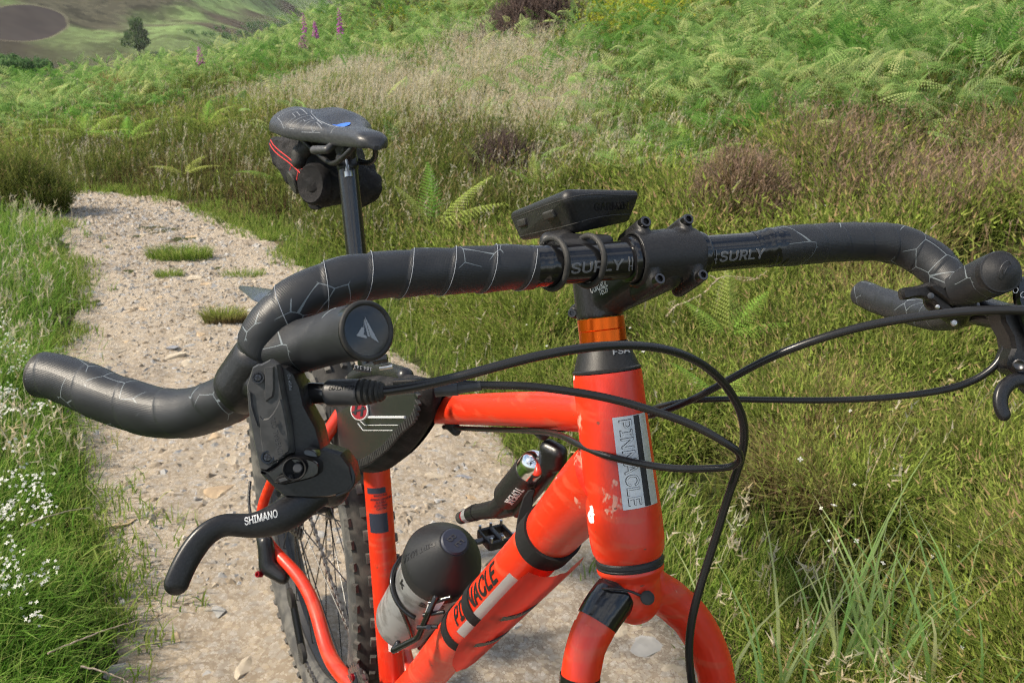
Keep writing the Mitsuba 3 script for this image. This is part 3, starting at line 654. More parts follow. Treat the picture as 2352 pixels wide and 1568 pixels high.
# ---------------------------------------------------------------- near brake lever
BL = thing('bicycle__brake_lever', 'x', 'x'); labels[BL] = {'label': 'black hydraulic brake lever on the near drop'}
def zp(z0, zu=0.0, zv=0.0, u0=620, v0=950):
    return lambda u, v: at(u, v, z0 + zu * (u - u0) + zv * (v - v0))
Lq = lambda pts: [(484 + x / 4.124, 795 + y / 4.124) for x, y in pts]
zl = zp(.436, -.00002, .00004)
obj(BL + '__cover', slab(Lq([(385, 200), (440, 165), (470, 165), (560, 120), (640, 170), (680, 420), (745, 720), (775, 1010), (700, 1050), (640, 1110), (530, 1188), (452, 1162), (400, 930), (345, 600), (330, 380)]), zl, FW, .008, bevel=.3, rnd=0, inset=5), 'm_grey_plastic', smooth=25, label='grey reservoir cover reading MINERAL OIL')
# facets standing proud of the cover
zl2 = zp(.4345, -.00002, .00004)
obj(BL + '__cover__facet', slab(Lq([(500, 200), (600, 190), (605, 400), (590, 480), (520, 530), (500, 480)]), zl2, FW, .003, bevel=.5, rnd=0, inset=4), 'm_grey_plastic', smooth=20)
obj(BL + '__cover__facet', slab(Lq([(350, 420), (385, 440), (395, 560), (435, 700), (432, 760), (372, 590)]), zl2, FW, .003, bevel=.5, rnd=0, inset=3), 'm_grey_plastic', smooth=20)
obj(BL + '__cover__facet', slab(Lq([(440, 640), (520, 700), (600, 610), (660, 470), (690, 560), (735, 790), (760, 990), (700, 1035), (600, 1110), (500, 1120), (470, 920)]), zp(.4350, -.00002, .00004), FW, .003, bevel=.4, rnd=1, inset=4), 'm_grey_plastic', smooth=20)
for (x, y, r) in ((455, 295, 58), (545, 1045, 62)):
    u, v = 484 + x / 4.124, 795 + y / 4.124
    c = zl(u, v) - FW * .0016; d = to_cam(c); rr = r / 4.124 * .434 / FPX
    obj(BL + '__screw_cup', lathe(c, d, [(-.006, rr), (-.0005, rr), (.0006, rr * .97), (.0006, rr * .80), (-.0012, rr * .76), (-.0013, rr * .1)], 28), 'm_gloss_black', smooth=30)
    obj(BL + '__screw_head', lathe(c, d, [(-.003, rr * .66), (-.0008, rr * .66), (-.0002, rr * .55), (0, rr * .3)], 24), 'm_dark_steel', smooth=30)
    e1 = unit(np.cross(d, [.3, .2, 1])); e2 = np.cross(d, e1)
    for a_, b_ in ((e1, e2), (e2, e1)):
        obj(BL + '__screw_slot', tri(trimesh.Trimesh(*tri(trimesh.creation.box([rr * .95, rr * .24, .0006])))) if 0 else (lambda B: (c + d * .0002 + B[0][:, :1] * a_ + B[0][:, 1:2] * b_ + B[0][:, 2:] * d, B[1]))(tri(trimesh.creation.box([rr * .95, rr * .24, .0006]))), 'm_black_print')
def text_px(s, p, q, h, z, mat, key, **k):
    a, b = at(*p, z), at(*q, z)
    obj(key, text_flat(s, h, (a + b) / 2, b - a, np.cross(-FW, b - a), **k), mat)
text_px('MINERAL OIL', (645, 1042), (628, 968), .0026, .4342, 'm_black_print', BL + '__lettering', sx=.93)
text_px('PUSH TO', (668, 894), (664, 860), .0014, .4405, 'm_line_print', BL + '__lettering')
# body behind the cover, clamp and lower hinge block
obj(BL + '__body', slab(Lq([(640, 180), (720, 190), (800, 250), (860, 380), (900, 560), (1010, 760), (1060, 960), (1240, 1010), (1330, 1130), (1370, 1300), (1300, 1390), (1130, 1440), (960, 1450), (700, 1440), (620, 1380), (480, 1240), (455, 1170), (640, 1110), (770, 1010), (735, 720), (660, 420)]), zp(.4415, .00003, .00002), FW, .022, bevel=.16, rnd=0, inset=7), 'm_satin_black', smooth=25)
obj(BL + '__master_cylinder', soft(chain([(at(640, 880, .458), .0115), (at(668, 1000, .462), .012), (at(700, 1090, .468), .0125), (at(760, 1120, .476), .011)]), .0025, 4), 'm_satin_black', smooth=50)
obj(BL + '__clamp', soft(m3.Manifold.batch_boolean([hull_spheres([(S_ld[i, :3], S_ld[i, 3] + .0025) for i in (20, 40)], 32), hull_spheres([(S_ld[34, :3], .012), (at(640, 900, .455), .009)])], m3.OpType.Add), .0025, 4), 'm_satin_black', smooth=50)
hinge = slab(Lq([(460, 1180), (530, 1205), (640, 1120), (740, 1030), (860, 1040), (1010, 1090), (1035, 1150), (1020, 1230), (880, 1275), (620, 1330), (530, 1215)]), zp(.4335, .00002, .00002), FW, .014, bevel=.15, rnd=1, inset=4)
hc = at(484 + 795 / 4.124, 795 + 1160 / 4.124, .434); hd = to_cam(hc)
obj(BL + '__hinge_cap', hinge, 'm_gloss_black', smooth=25)
obj(BL + '__hinge_cap__socket', lathe(hc - FW * .0006, hd, [(-.004, .0062), (.0008, .0062), (.0014, .0058), (.0012, .0053), (-.0030, .0050), (-.0032, .001)], 36), 'm_strap', smooth=30)
obj(BL + '__hinge_cap__pivot', lathe(hc + RT * .0016 - DN * .0004, hd, [(-.004, .0026), (-.0004, .0026), (0, .002), (0, .0005)], 24), 'm_grey_plastic', smooth=30)
obj(BL + '__hinge_cap__recess', slab([(628, 1097), (668, 1084), (676, 1104), (640, 1114)], zp(.4328), FW, .004, .2, 1, 2), 'm_strap', smooth=20)
obj(BL + '__hinge_cap__adjuster', slab([(639, 1100), (664, 1093), (669, 1101), (643, 1109)], zp(.4318), FW, .006, .2, 0, 2), 'm_grey_plastic', smooth=20)
obj(BL + '__latch', slab(Lq([(870, 990), (900, 965), (990, 985), (1030, 1060), (930, 1050), (875, 1030)]), zp(.432), FW, .01, .2, 1, 3), 'm_gloss_black', smooth=25)
obj(BL + '__clamp_edge', sweep(spline([at(484 + x / 4.124, 795 + y / 4.124, .452) for x, y in ((1240, 1060), (1310, 1130), (1350, 1220), (1350, 1290), (1280, 1370), (1190, 1410))], 30), .0012, 8)[0], 'm_satin_black', smooth=40)
# blade: flattened tapering bar
blade = np.array([[*at(u, v, z), a * z / FPX, 0] for u, v, z, a in ((742, 1128, .462, 32), (700, 1152, .456, 36), (660, 1178, .450, 39), (610, 1200, .444, 33), (560, 1206, .440, 27), (515, 1206, .437, 26), (475, 1226, .433, 27), (444, 1262, .430, 28), (421, 1302, .427, 28), (406, 1338, .425, 28))])
S = spline(blade[:, :4], 70); S[:, 3] = np.clip(S[:, 3], .004, .012)
endr = np.sqrt(np.clip(1 - np.linspace(-1, 1, 9)[4:] ** 2, 0, 1)); d_ = unit(S[-1, :3] - S[-3, :3])
S = np.vstack([S, [[*(S[-1, :3] + d_ * S[-1, 3] * math.sin(a)), S[-1, 3] * max(math.cos(a), .05)] for a in np.linspace(.2, 1.55, 8)]])
pr = lambda th: (np.sign(np.cos(th)) * np.abs(np.cos(th)) ** .8, .62 * np.sign(np.sin(th)) * np.abs(np.sin(th)) ** .8)
obj(BL + '__blade', sweep(S[:, :3], S[:, 3], 36, up=DN, prof=pr)[0], 'm_satin_black', smooth=50, label='curved black lever blade reading SHIMANO')
print_on(trimesh.Trimesh(*sweep(S[:, :3], S[:, 3], 36, up=DN, prof=pr)[0], process=False), 'SHIMANO', .0040, (600, 1187), (63, -16), 'm_white_print', BL + '__blade__lettering', sx=.68, slant=.12, z=.44)
# hose fitting
hz = lambda u: .462 - (u - 690) * .00006
obj(BL + '__banjo', lathe(at(690, 902, .462), at(770, 903, .457) - at(690, 902, .462), [(0, .0085), (.003, .0085), (.005, .006), (.020, .0058)], 32), 'm_gloss_black', smooth=35)
obj(BL + '__banjo_arm', soft(chain([(at(684, 920, .458), .0045), (at(704, 925, .456), .0038), (at(702, 944, .456), .0032)]), .002, 3), 'm_gloss_black', smooth=50)
bo = at(752, 902, hz(752)); bd = unit(at(840, 900, hz(840)) - bo)
obj('bicycle__hose_boot', lathe(bo, bd, [(0, .0066), (.001, .0073), (.0022, .0075), (.0185, .0075), (.0195, .0070)], 40), 'm_grey_plastic', smooth=30)
tb = bo + bd * .0102; eb = unit(to_cam(tb) - bd * (to_cam(tb) @ bd))
obj('bicycle__hose_boot__lettering', text_on_cyl('MALAYSIA', .0022, tb + bd * .002, bd, np.cos(.35) * eb + np.sin(.35) * np.cross(bd, eb) * (1 if np.cross(bd, eb)[2] > 0 else -1), .0075, sx=1.0), 'm_black_print')
prof = [(.0195, .0062)]
for k in range(4):
    x = .0205 + k * .0030; r = .0074 - k * .0006
    prof += [(x, r * .84), (x + .0005, r), (x + .0020, r), (x + .0024, r * .84)]
prof += [(.033, .0048), (.034, .0032)]
obj('bicycle__hose_boot__ribs', lathe(bo, bd, prof, 40), 'm_rubber', smooth=30)
he = bo + bd * .031; hu = px(he)
# ---------------------------------------------------------------- hoses and cables
def hose(key, pts, n=120, label=None, mat='m_hose'):
    k = obj(key, pipe(pts, n, 16)[0], mat, smooth=40)
    if label: labels[k] = {'label': label}
hose('bicycle__brake_hose', [(hu[0], hu[1], hu[2], 24), (960, 886, .448, 24), (1080, 858, .445, 23), (1200, 826, .448, 22.5), (1320, 802, .455, 22), (1440, 793, .470, 21), (1540, 805, .488, 20.5), (1625, 845, .508, 20), (1682, 908, .525, 20), (1708, 975, .538, 20), (1702, 1050, .552, 20), (1676, 1130, .565, 19), (1648, 1220, .575, 19), (1618, 1315, .583, 19), (1594, 1400, .588, 19), (1583, 1480, .593, 19), (1588, 1560, .60, 19), (1605, 1660, .61, 19)], 180, 'black brake hose looping over the head tube and down the fork')
hose('bicycle__gear_cable', [(905, 880, .520, 20), (1000, 878, .515, 20), (1105, 884, .51, 19), (1200, 886, .512, 19), (1300, 897, .518, 19), (1400, 915, .524, 19), (1500, 943, .528, 19), (1600, 980, .530, 19), (1672, 1020, .532, 18), (1700, 1046, .538, 18), (1690, 1066, .546, 17), (1640, 1075, .556, 17), (1550, 1075, .563, 17), (1460, 1062, .570, 17), (1380, 1042, .585, 16), (1310, 1010, .62, 15.5), (1265, 994, .665, 15), (1230, 990, .70, 14), (1130, 986, .79, 12), (1020, 980, .885, 11)], 180, 'black gear cable looping in front of the head badge')
hose('bicycle__brake_hose', [(2480, 700, .545, 24), (2352, 712, .55, 23), (2270, 712, .552, 22), (2150, 722, .56, 21), (2000, 746, .57, 20), (1870, 782, .58, 19), (1760, 826, .595, 18), (1660, 880, .615, 17), (1570, 926, .635, 16), (1490, 955, .66, 15), (1420, 972, .70, 14), (1300, 985, .76, 13), (1130, 984, .86, 11)], 140, 'black brake hose from the far lever to behind the head tube')
hose('bicycle__dropper_cable', [(2236, 704, .600, 15), (2275, 724, .594, 16), (2302, 760, .590, 17), (2306, 800, .59, 17), (2278, 846, .592, 17), (2220, 880, .597, 17), (2120, 903, .603, 16), (2000, 915, .61, 15), (1850, 919, .62, 14.5), (1720, 917, .63, 14), (1610, 918, .645, 13.5), (1540, 927, .66, 13), (1480, 945, .69, 12.5), (1400, 958, .73, 12)], 140, 'thin dropper post cable from the far thumb lever')
# ferrules beside the near hose and clips under the top tube
for a, b, r in (((1000, 897, .512), (1052, 893, .511), .0040), ((1050, 893, .511), (1105, 885, .510), .0031)):
    obj('bicycle__cable_ferrule', sweep(straight(at(*a), at(*b), 6), r, 20)[0], 'm_grey_plastic', smooth=40)
for u in (1237, 1040):
    c = pl(u, 988 if u > 1100 else 982)
    obj('bicycle__cable_clip', soft(hull_spheres([(c - .008 * BF, .0055), (c + .008 * BF, .0055), (c + .012 * BU, .004)]), .0025, 3), 'm_rubber', smooth=40)
# ---------------------------------------------------------------- far brake lever and thumb lever
BR = 'bicycle__brake_lever_001'; labels[BR] = {'label': 'black hydraulic brake lever on the far drop, cut by the frame edge'}
obj(BR + '__body', slab([(2296, 722), (2326, 700), (2372, 690), (2430, 760), (2450, 880), (2420, 935), (2384, 905), (2352, 866), (2322, 852), (2318, 830), (2334, 790)], zp(.575), FW, .022, .15, 1, 6), 'm_satin_black', smooth=25)
obj(BR + '__cover', slab([(2334, 640), (2380, 628), (2440, 690), (2460, 800), (2420, 860), (2378, 800), (2340, 706)], zp(.566), FW, .008, .3, 1, 5), 'm_gloss_black', smooth=25)
text_px('TO OPEN', (2328, 664), (2374, 692), .0042, .5655, 'm_white_print', BR + '__lettering', bold=False)
obj(BR + '__clamp', soft(m3.Manifold.batch_boolean([hull_spheres([(S_rd[i, :3], S_rd[i, 3] + .0025) for i in (30, 46)], 32), hull_spheres([(S_rd[38, :3], .012), (at(2320, 730, .59), .010)])], m3.OpType.Add), .003, 4), 'm_satin_black', smooth=50)
bc_ = at(2341, 838, .571); obj(BR + '__screw_head', lathe(bc_, to_cam(bc_), [(0, .0042), (.002, .0042), (.0026, .0032), (.0018, .002), (.0016, .0005)], 28), 'm_dark_steel', smooth=30)
sp_ = spline([[*at(u, v, z), a * z / FPX] for u, v, z, a in ((2400, 880, .58, 17), (2358, 872, .575, 17), (2325, 876, .572, 17), (2304, 896, .57, 18), (2298, 928, .568, 18), (2305, 950, .567, 17))], 40)
d_ = unit(sp_[-1, :3] - sp_[-3, :3]); sp_ = np.vstack([sp_, [[*(sp_[-1, :3] + d_ * sp_[-1, 3] * math.sin(a)), sp_[-1, 3] * max(math.cos(a), .05)] for a in np.linspace(.2, 1.55, 8)]])
obj(BR + '__blade', sweep(sp_[:, :3], sp_[:, 3], 24, up=DN, prof=pr)[0], 'm_satin_black', smooth=50)
TL = 'bicycle__thumb_lever'; labels[TL] = {'label': 'black thumb lever with barrel adjuster and silver bolts on the far drop'}
Rq = lambda pts: [(1797.6 + x / 2.835, 484 + y / 2.835) for x, y in pts]
obj(TL + '__paddle', slab(Rq([(780, 515), (800, 498), (900, 488), (985, 455), (1090, 515), (1045, 560), (1130, 640), (1040, 665), (1000, 600), (950, 570), (880, 562), (800, 582), (785, 560)]), zp(.600), FW, .010, .25, 1, 5), 'm_satin_black', smooth=25)
obj(TL + '__arm', slab(Rq([(985, 470), (1050, 495), (1130, 550), (1165, 580), (1130, 625), (1050, 560), (960, 500)]), zp(.594), FW, .012, .2, 1, 3), 'm_matte_black', smooth=25)
obj(TL + '__bracket', soft(hull_spheres([(at(2150, 690, .612), .009), (at(2200, 725, .63), .009), (at(2215, 690, .612), .010)]), .003, 3), 'm_satin_black', smooth=45)
a0_, a1_ = at(2196, 692, .600), at(2243, 708, .599)
pk = lambda s, th: .0004 * np.sign(np.sin(th * 14))
obj(TL + '__barrel', sweep(straight(a0_, a1_ + (a1_ - a0_) * -.2, 10), .0058, 84, radial=pk)[0], 'm_rubber', smooth=30)
obj(TL + '__barrel_tip', sweep(straight(a0_ + (a1_ - a0_) * .75, a1_, 6), .0042, 24)[0], 'm_dark_steel', smooth=40)
for u, v, r in ((2154, 704, 16), (2192, 741, 20)):
    c = at(u, v, .603); rr = r * .60 / FPX * .42
    obj(TL + '__bolt', lathe(c, to_cam(c), [(-.004, rr), (.001, rr), (.0022, rr * .7), (.0024, rr * .3)], 24), 'm_steel', smooth=30)
c = at(2138, 679, .5915); obj(TL + '__pivot_screw', lathe(c, to_cam(c), [(0, .0022), (.001, .0022), (.0012, .001)], 18), 'm_dark_steel', smooth=30)
c = at(2183, 645, .60); obj(TL + '__clamp_bolt', soft(hull_spheres([(c, .0055), (at(2196, 655, .602), .006)]), .002, 2), 'm_steel', smooth=45)
# ---------------------------------------------------------------- rear wheel
RW = 'bicycle__rear_wheel'; labels[RW] = {'label': 'rear wheel with knobbly tyre behind the seat tube'}
WN = NL; wf, wu = BF, BU
def ring(R, r, n=120, k=18, prof=None, c=ax_r, off=0.0):
    a = np.linspace(0, 2 * np.pi, n, endpoint=False); b = np.linspace(0, 2 * np.pi, k, endpoint=False)
    pa, pb = (np.cos(b) * r, np.sin(b) * r) if prof is None else prof
    k = len(pa)
    rad = np.cos(a)[:, None] * wf + np.sin(a)[:, None] * wu
    V = c + (R + pa)[None, :, None] * rad[:, None] + (pb + off)[None, :, None] * WN
    i, j = np.meshgrid(np.arange(n), np.arange(k), indexing='ij')
    A = (i * k + j).ravel(); B = (i * k + (j + 1) % k).ravel(); A2 = (((i + 1) % n) * k + j).ravel(); B2 = (((i + 1) % n) * k + (j + 1) % k).ravel()
    return V.reshape(-1, 3), np.vstack([np.stack([A, A2, B2], 1), np.stack([A, B2, B], 1)])
tw = .036
b = np.linspace(-2.45, 2.45, 23)
pa = np.r_[np.cos(b) * tw * 1.0, [-.034, -.034]]; pb = np.r_[np.sin(b) * tw * 1.0, [.017, -.017]]
obj(RW + '__tyre', ring(WR - tw, 0, 140, 0, (pa, pb)), 'm_tyre_wall', smooth=40)
bt_ = np.linspace(-1.0, 1.0, 13); bt2 = np.r_[bt_, bt_[::-1]]; rr_ = np.r_[np.full(13, tw + .0016), np.full(13, tw - .003)]
obj(RW + '__tread', ring(WR - tw, 0, 140, 0, (np.cos(bt2) * rr_, np.sin(bt2) * rr_)), 'm_tyre', smooth=40)
obj(RW + '__rim', ring(WR - .062, 0, 140, 0, (np.array([.012, .010, -.012, -.016, -.012, .010]), np.array([.0155, .0165, .010, 0, -.010, -.0165]))), 'm_satin_black', smooth=35)
knob = tri(trimesh.creation.box([1, 1, 1]))
vis = 0
for i in range(72):
    a = i / 72 * 2 * np.pi
    for j, (bb2, sx_, sy_) in enumerate(((-.98, .013, .010), (-.33, .015, .0095), (.33, .015, .0095), (.98, .013, .010))):
        aa = a + (.042 if j in (1, 2) else 0) + (.0 if j % 2 else .01)
        rad = np.cos(aa) * wf + np.sin(aa) * wu; tan = -np.sin(aa) * wf + np.cos(aa) * wu
        nn = np.cos(bb2) * rad + np.sin(bb2) * WN; lat = -np.sin(bb2) * rad + np.cos(bb2) * WN
        c = ax_r + (WR - tw) * rad + nn * (tw + .0030)
        kv = knob[0] * np.where(knob[0][:, 2:] > 0, .82, 1.0) ** np.array([1, 1, 0])
        V = c + kv[:, :1] * sx_ * tan + kv[:, 1:2] * sy_ * lat + kv[:, 2:] * .0070 * nn
        obj(f'{RW}__knob' + ('' if vis == 0 else f'_{vis:03d}'), (V, knob[1]), 'm_knob', fixed=True); vis += 1
for k in range(32):
    a = k / 32 * 2 * np.pi; s = 1 if k % 2 else -1; a2 = a + (.45 if (k // 2) % 2 else -.45)
    p = ax_r + .026 * (np.cos(a2) * wf + np.sin(a2) * wu) + s * .030 * WN
    q = ax_r + (WR - .07) * (np.cos(a) * wf + np.sin(a) * wu) + s * .004 * WN
    obj(RW + '__spoke', sweep(straight(p, q, 4), .0011, 6)[0], 'm_satin_black', smooth=40)
obj(RW + '__hub', lathe(ax_r - .05 * WN, WN, [(0, .012), (.012, .014), (.014, .030), (.018, .030), (.022, .016), (.076, .016), (.080, .030), (.084, .030), (.086, .012), (.1, .012)], 36), 'm_satin_black', smooth=30)
for k in range(9):
    R = .052 - k * .0042; n_t = int(R / .0019)
    a = np.linspace(0, 2 * np.pi, n_t * 4, endpoint=False); rr = R + .0022 * np.sign(np.sin(a * n_t))
    poly = shapely.Polygon(np.stack([rr * np.cos(a), rr * np.sin(a)], 1))
    v, f = tri(trimesh.creation.extrude_polygon(poly, .0019, engine='earcut'))
    off = -.028 - .0037 * k
    obj(RW + '__sprocket', (ax_r + (off + v[:, 2:]) * WN + v[:, :1] * wf + v[:, 1:2] * wu, f), 'm_chain')
obj(RW + '__axle_end', lathe(ax_r - .078 * WN, WN, [(0, .008), (.004, .009), (.02, .009)], 24), 'm_satin_black', smooth=30)
# ---------------------------------------------------------------- drive train
cr_c = bbp - .048 * NL + BF * .0
RR = 'bicycle__chainring'
n_t = 30; R = .061
a = np.linspace(0, 2 * np.pi, n_t * 4, endpoint=False); rr = R + .003 * np.sin(a * n_t)
po = shapely.Polygon(np.stack([rr * np.cos(a), rr * np.sin(a)], 1)).difference(shapely.Point(0, 0).buffer(.040))
v, f = tri(trimesh.creation.extrude_polygon(po, .004, engine='earcut'))
obj(RR + '__teeth', (cr_c + v[:, 2:] * NL + v[:, :1] * BF + v[:, 1:2] * BU, f), 'm_chain')
for k in range(4):
    a = k * np.pi / 2 + .5; d = np.cos(a) * BF + np.sin(a) * BU
    obj(RR + '__arm', soft(hull_spheres([(cr_c, .010), (cr_c + d * .046, .006)]), .004, 2), 'm_satin_black', smooth=45)
    bolt_at(cr_c + d * .046 - NL * .003, -NL, .0055, .004, 'm_red_anod', RR + '__bolt')
obj('bicycle__crank_arm__arm', soft(hull_spheres([(bbp - .058 * NL, .012), (bbp - .066 * NL - BU * .172, .009)]), .004, 3), 'm_satin_black', smooth=45)
obj('bicycle__bottom_bracket', lathe(bbp - .036 * NL, NL, [(0, .018), (.002, .0205), (.070, .0205), (.072, .018)], 40), 'm_red_anod', smooth=30)
pc = bbp + .15 * NL + .228 * BU + .004 * BF                                # far pedal, seen past the bottle
obj('bicycle__crank_arm_001__arm', soft(hull_spheres([(bbp + .058 * NL, .012), (pc - .036 * NL, .006)]), .004, 3), 'm_satin_black', smooth=45)
obj('bicycle__crank_arm_001__axle', sweep(straight(pc - .042 * NL, pc + .01 * NL, 4), .0045, 14)[0], 'm_dark_steel', smooth=40)
PD = 'bicycle__pedal'
for k, (c, o2) in enumerate(((pc, .012), (bbp - .115 * NL - BU * .172, .0))):
    K = PD if k == 0 else PD + '_001'
    for sx_, sy_, hx, hy in ((0, 1, .019, .0025), (0, -1, .019, .0025), (1, 0, .0025, .020), (-1, 0, .0025, .020), (0, 0, .019, .004)):
        q = c + BF * sx_ * .018 + NL * sy_ * .019
        obj(K + '__rail', tri_of(obox(q, [BF, NL, BU], [hx, hy, .007], .002, 8)) if 0 else (lambda m: (m.vert_properties[:, :3], m.tri_verts))(obox(q, [BF, NL, BU], [hx, hy, .007], .002, 8).to_mesh()), 'm_satin_black', smooth=30)
    for sx_ in (-1, 1):
        for sy_ in (-1, 0, 1):
            obj(K + '__pin', lathe(c + BF * sx_ * .018 + NL * sy_ * .017, BU, [(.006, .0022), (.013, .0020)], 10), 'm_steel', smooth=30)
# derailleur
DR = 'bicycle__rear_derailleur'
obj(DR + '__body', soft(m3.Manifold.batch_boolean([chain([(at(610, 1245, 1.42), .013), (at(616, 1300, 1.42), .016), (at(650, 1325, 1.41), .012)]), hull_spheres([(at(598, 1215, 1.43), .009), (at(606, 1260, 1.42), .010)])], m3.OpType.Add), .005, 3), 'm_satin_black', smooth=50)
bolt_at(at(600, 1318, 1.412), to_cam(at(600, 1318, 1.412)) - RT * .8, .0055, .010, 'm_red_anod', DR + '__bolt')
obj(DR + '__cage', soft(hull_spheres([(at(670, 1368, 1.41), .006), (at(697, 1508, 1.41), .007)]), .005, 2), 'm_satin_black', smooth=50)
for u, v in ((668, 1372), (694, 1500)):
    c = at(u, v, 1.392); obj(DR + '__pulley', lathe(c, NL, [(-.003, .017), (.003, .017), (.004, .008), (.006, .004)], 24), 'm_rubber', smooth=30)
obj(DR + '__clevis', sweep(spline([at(575, 1105, 1.5), at(572, 1150, 1.48), at(580, 1195, 1.45), at(592, 1215, 1.43)], 24), .0026, 10)[0], 'm_hose', smooth=40)
def chain_run(pts, key, n):
    S = spline([at(*p) for p in pts], n); P = []
    for i in range(n - 1):
        a_, b_ = S[i], S[i + 1]; d = unit(b_ - a_); w = .0030 if i % 2 else .0017
        m = obox((a_ + b_) / 2, [d, NL, np.cross(d, NL)], [np.linalg.norm(b_ - a_) * .5, w, .0042 if i % 2 else .0034], .0008, 6).to_mesh(); P.append((m.vert_properties[:, :3], m.tri_verts))
    obj(key, cat(P), 'm_chain', label='oily chain running between sprockets and chainring', kind='stuff')
chain_run([(708, 1176, 1.42), (735, 1254, 1.375), (760, 1331, 1.33), (782, 1392, 1.295), (802, 1448, 1.26), (822, 1503, 1.23), (842, 1560, 1.20), (850, 1600, 1.19)], 'bicycle__chain', 46)
chain_run([(700, 1516, 1.39), (722, 1560, 1.35), (760, 1620, 1.28)], 'bicycle__chain_001', 22)
for q in (RW,): pass
# rear mudguard behind the near bend
MG = []
ma, mb = at(548, 657, 1.72), at(668, 662, 1.60)
for k, s_ in enumerate(np.linspace(0, 1, 24)):
    c = at(552, 660, 1.75) * (1 - s_) + at(690, 700, 1.50) * s_ - BU * .01 * s_ ** 2
    w = .035 * min(1, .12 + 1.6 * s_)
    for y in np.linspace(-1, 1, 13): MG.append(c + y * w * NL + BU * (.022 * (1 - y * y) * (0.2 + s_)))
MG = np.array(MG); i, j = np.meshgrid(np.arange(23), np.arange(12), indexing='ij'); a = (i * 13 + j).ravel(); n_ = len(MG)
q = np.vstack([np.stack([a, a + 13, a + 14], 1), np.stack([a, a + 14, a + 1], 1)])
obj('bicycle__mudguard', (np.vstack([MG, MG - BU * .002]), np.vstack([q, q[:, ::-1] + n_])), 'm_mudguard', smooth=True, label='grey plastic rear mudguard tip')
# front wheel, below the frame of the picture
FWH = 'bicycle__front_wheel'
wf_, wu_ = wf, wu; wf, wu, WN = stf, np.array([0, 0, 1.0]), stl
zf = axf[2]; rF = min(zf, .356)
obj(FWH + '__tyre', ring(rF - tw, tw, 110, 18, c=axf), 'm_tyre', smooth=40)
obj(FWH + '__rim', ring(rF - .062, 0, 110, 0, (np.array([.012, .010, -.012, -.016, -.012, .010]), np.array([.0155, .0165, .010, 0, -.010, -.0165])), c=axf), 'm_satin_black', smooth=35)
for k in range(32):
    a = k / 32 * 2 * np.pi; s = 1 if k % 2 else -1
    obj(FWH + '__spoke', sweep(straight(axf + s * .026 * WN, axf + (rF - .07) * (np.cos(a) * wf + np.sin(a) * wu), 4), .0011, 6)[0], 'm_satin_black', smooth=40)
obj(FWH + '__hub', lathe(axf - .05 * WN, WN, [(0, .010), (.02, .014), (.08, .014), (.1, .010)], 28), 'm_satin_black', smooth=30)
wf, wu, WN = wf_, wu_, NL
# ================================================================ things carried on the bicycle
# bike computer on the bar
GP = thing('bike_computer', 'black bike computer tilted on the handlebar beside the stem', 'bike computer')
A0, B0, C0 = at(1172, 497, .648), at(1306, 451, .536), at(1468, 444, .572)
A1, B1, C1 = at(1190, 544, .640), at(1330, 516, .548), at(1452, 496, .582)
D0, D1 = A0 + C0 - B0, A1 + C1 - B1
cen = (A0 + C0) / 2
c8 = (A0 + C0 + A1 + C1) / 4
def inn(p, r): return p + unit(c8 - p) * r * 1.5
gm = hull_spheres([(inn(p, r), r) for p, r in ((A0, .0045), (B0, .0065), (C0, .0035), (D0, .0045), (A1, .0045), (B1, .0060), (C1, .0045), (D1, .0045), (A0 * .6 + A1 * .4, .004), (C0 * .55 + C1 * .45, .0030))], 28)
obj(GP + '__case', soft(gm, .0025, 2), 'm_matte_black', smooth=50)
gx, gy = unit(C0 - B0), unit(A0 - B0)
gn = unit(np.cross(gx, gy)); gn = gn if gn[2] > 0 else -gn
sc = [cen + gx * a * .022 + gy * b * .040 + gn * .0004 for a, b in ((-1, -1), (1, -1), (1, 1), (-1, 1))]
mm = obox(cen + gn * .0002, [gx, gy, gn], [.023, .042, .0012], .0006, 8).to_mesh()
obj(GP + '__screen', (mm.vert_properties[:, :3], mm.tri_verts), 'm_window', smooth=30)
fl = unit(np.cross(gy, B1 - B0)); fl = fl if fl @ to_cam(B0) > 0 else -fl
gtm = trimesh.Trimesh(*soft(gm, .0025, 2), process=False)
print_on(gtm, 'GARMIN', .0050, (1405, 474), (84, -4), 'm_gloss_black', GP + '__lettering', bold=True, sx=.84, z=.565)
for u, v in ((1202, 511), (1264, 492)):
    d = unit(FW + (u - 1176) / FPX * RT + (v - 784) / FPX * DN)
    loc, ray, tr = gtm.ray.intersects_location(CAM[None], d[None], multiple_hits=False)
    n_ = gtm.face_normals[tr[0]]; n_ = n_ if n_ @ d < 0 else -n_; gx2 = unit(gy - n_ * (gy @ n_)); c = loc[0] + n_ * .0008
    mm = obox(c, [gx2, np.cross(n_, gx2), n_], [.0085, .0028, .0016], .0012, 10).to_mesh()
    obj(GP + '__button', (mm.vert_properties[:, :3], mm.tri_verts), 'm_rubber', smooth=40)
def seam(pts, z0=.45):
    S_ = spline(np.array([[u, v, 0] for u, v in pts]), 60)[:, :2]
    d = np.array([unit(FW + (u - 1176) / FPX * RT + (v - 784) / FPX * DN) for u, v in S_])
    loc, ray, _ = gtm.ray.intersects_location(np.tile(CAM, (len(d), 1)), d, multiple_hits=False)
    if len(loc) > 8: loc = loc[np.argsort(ray)]; obj(GP + '__seam', sweep(loc, .00045, 6)[0], 'm_rubber', smooth=40)
seam([(1178, 500), (1230, 481), (1300, 457), (1330, 450), (1400, 448), (1464, 448)]); seam([(1190, 545), (1260, 528), (1310, 516), (1345, 506), (1370, 500), (1455, 493)])
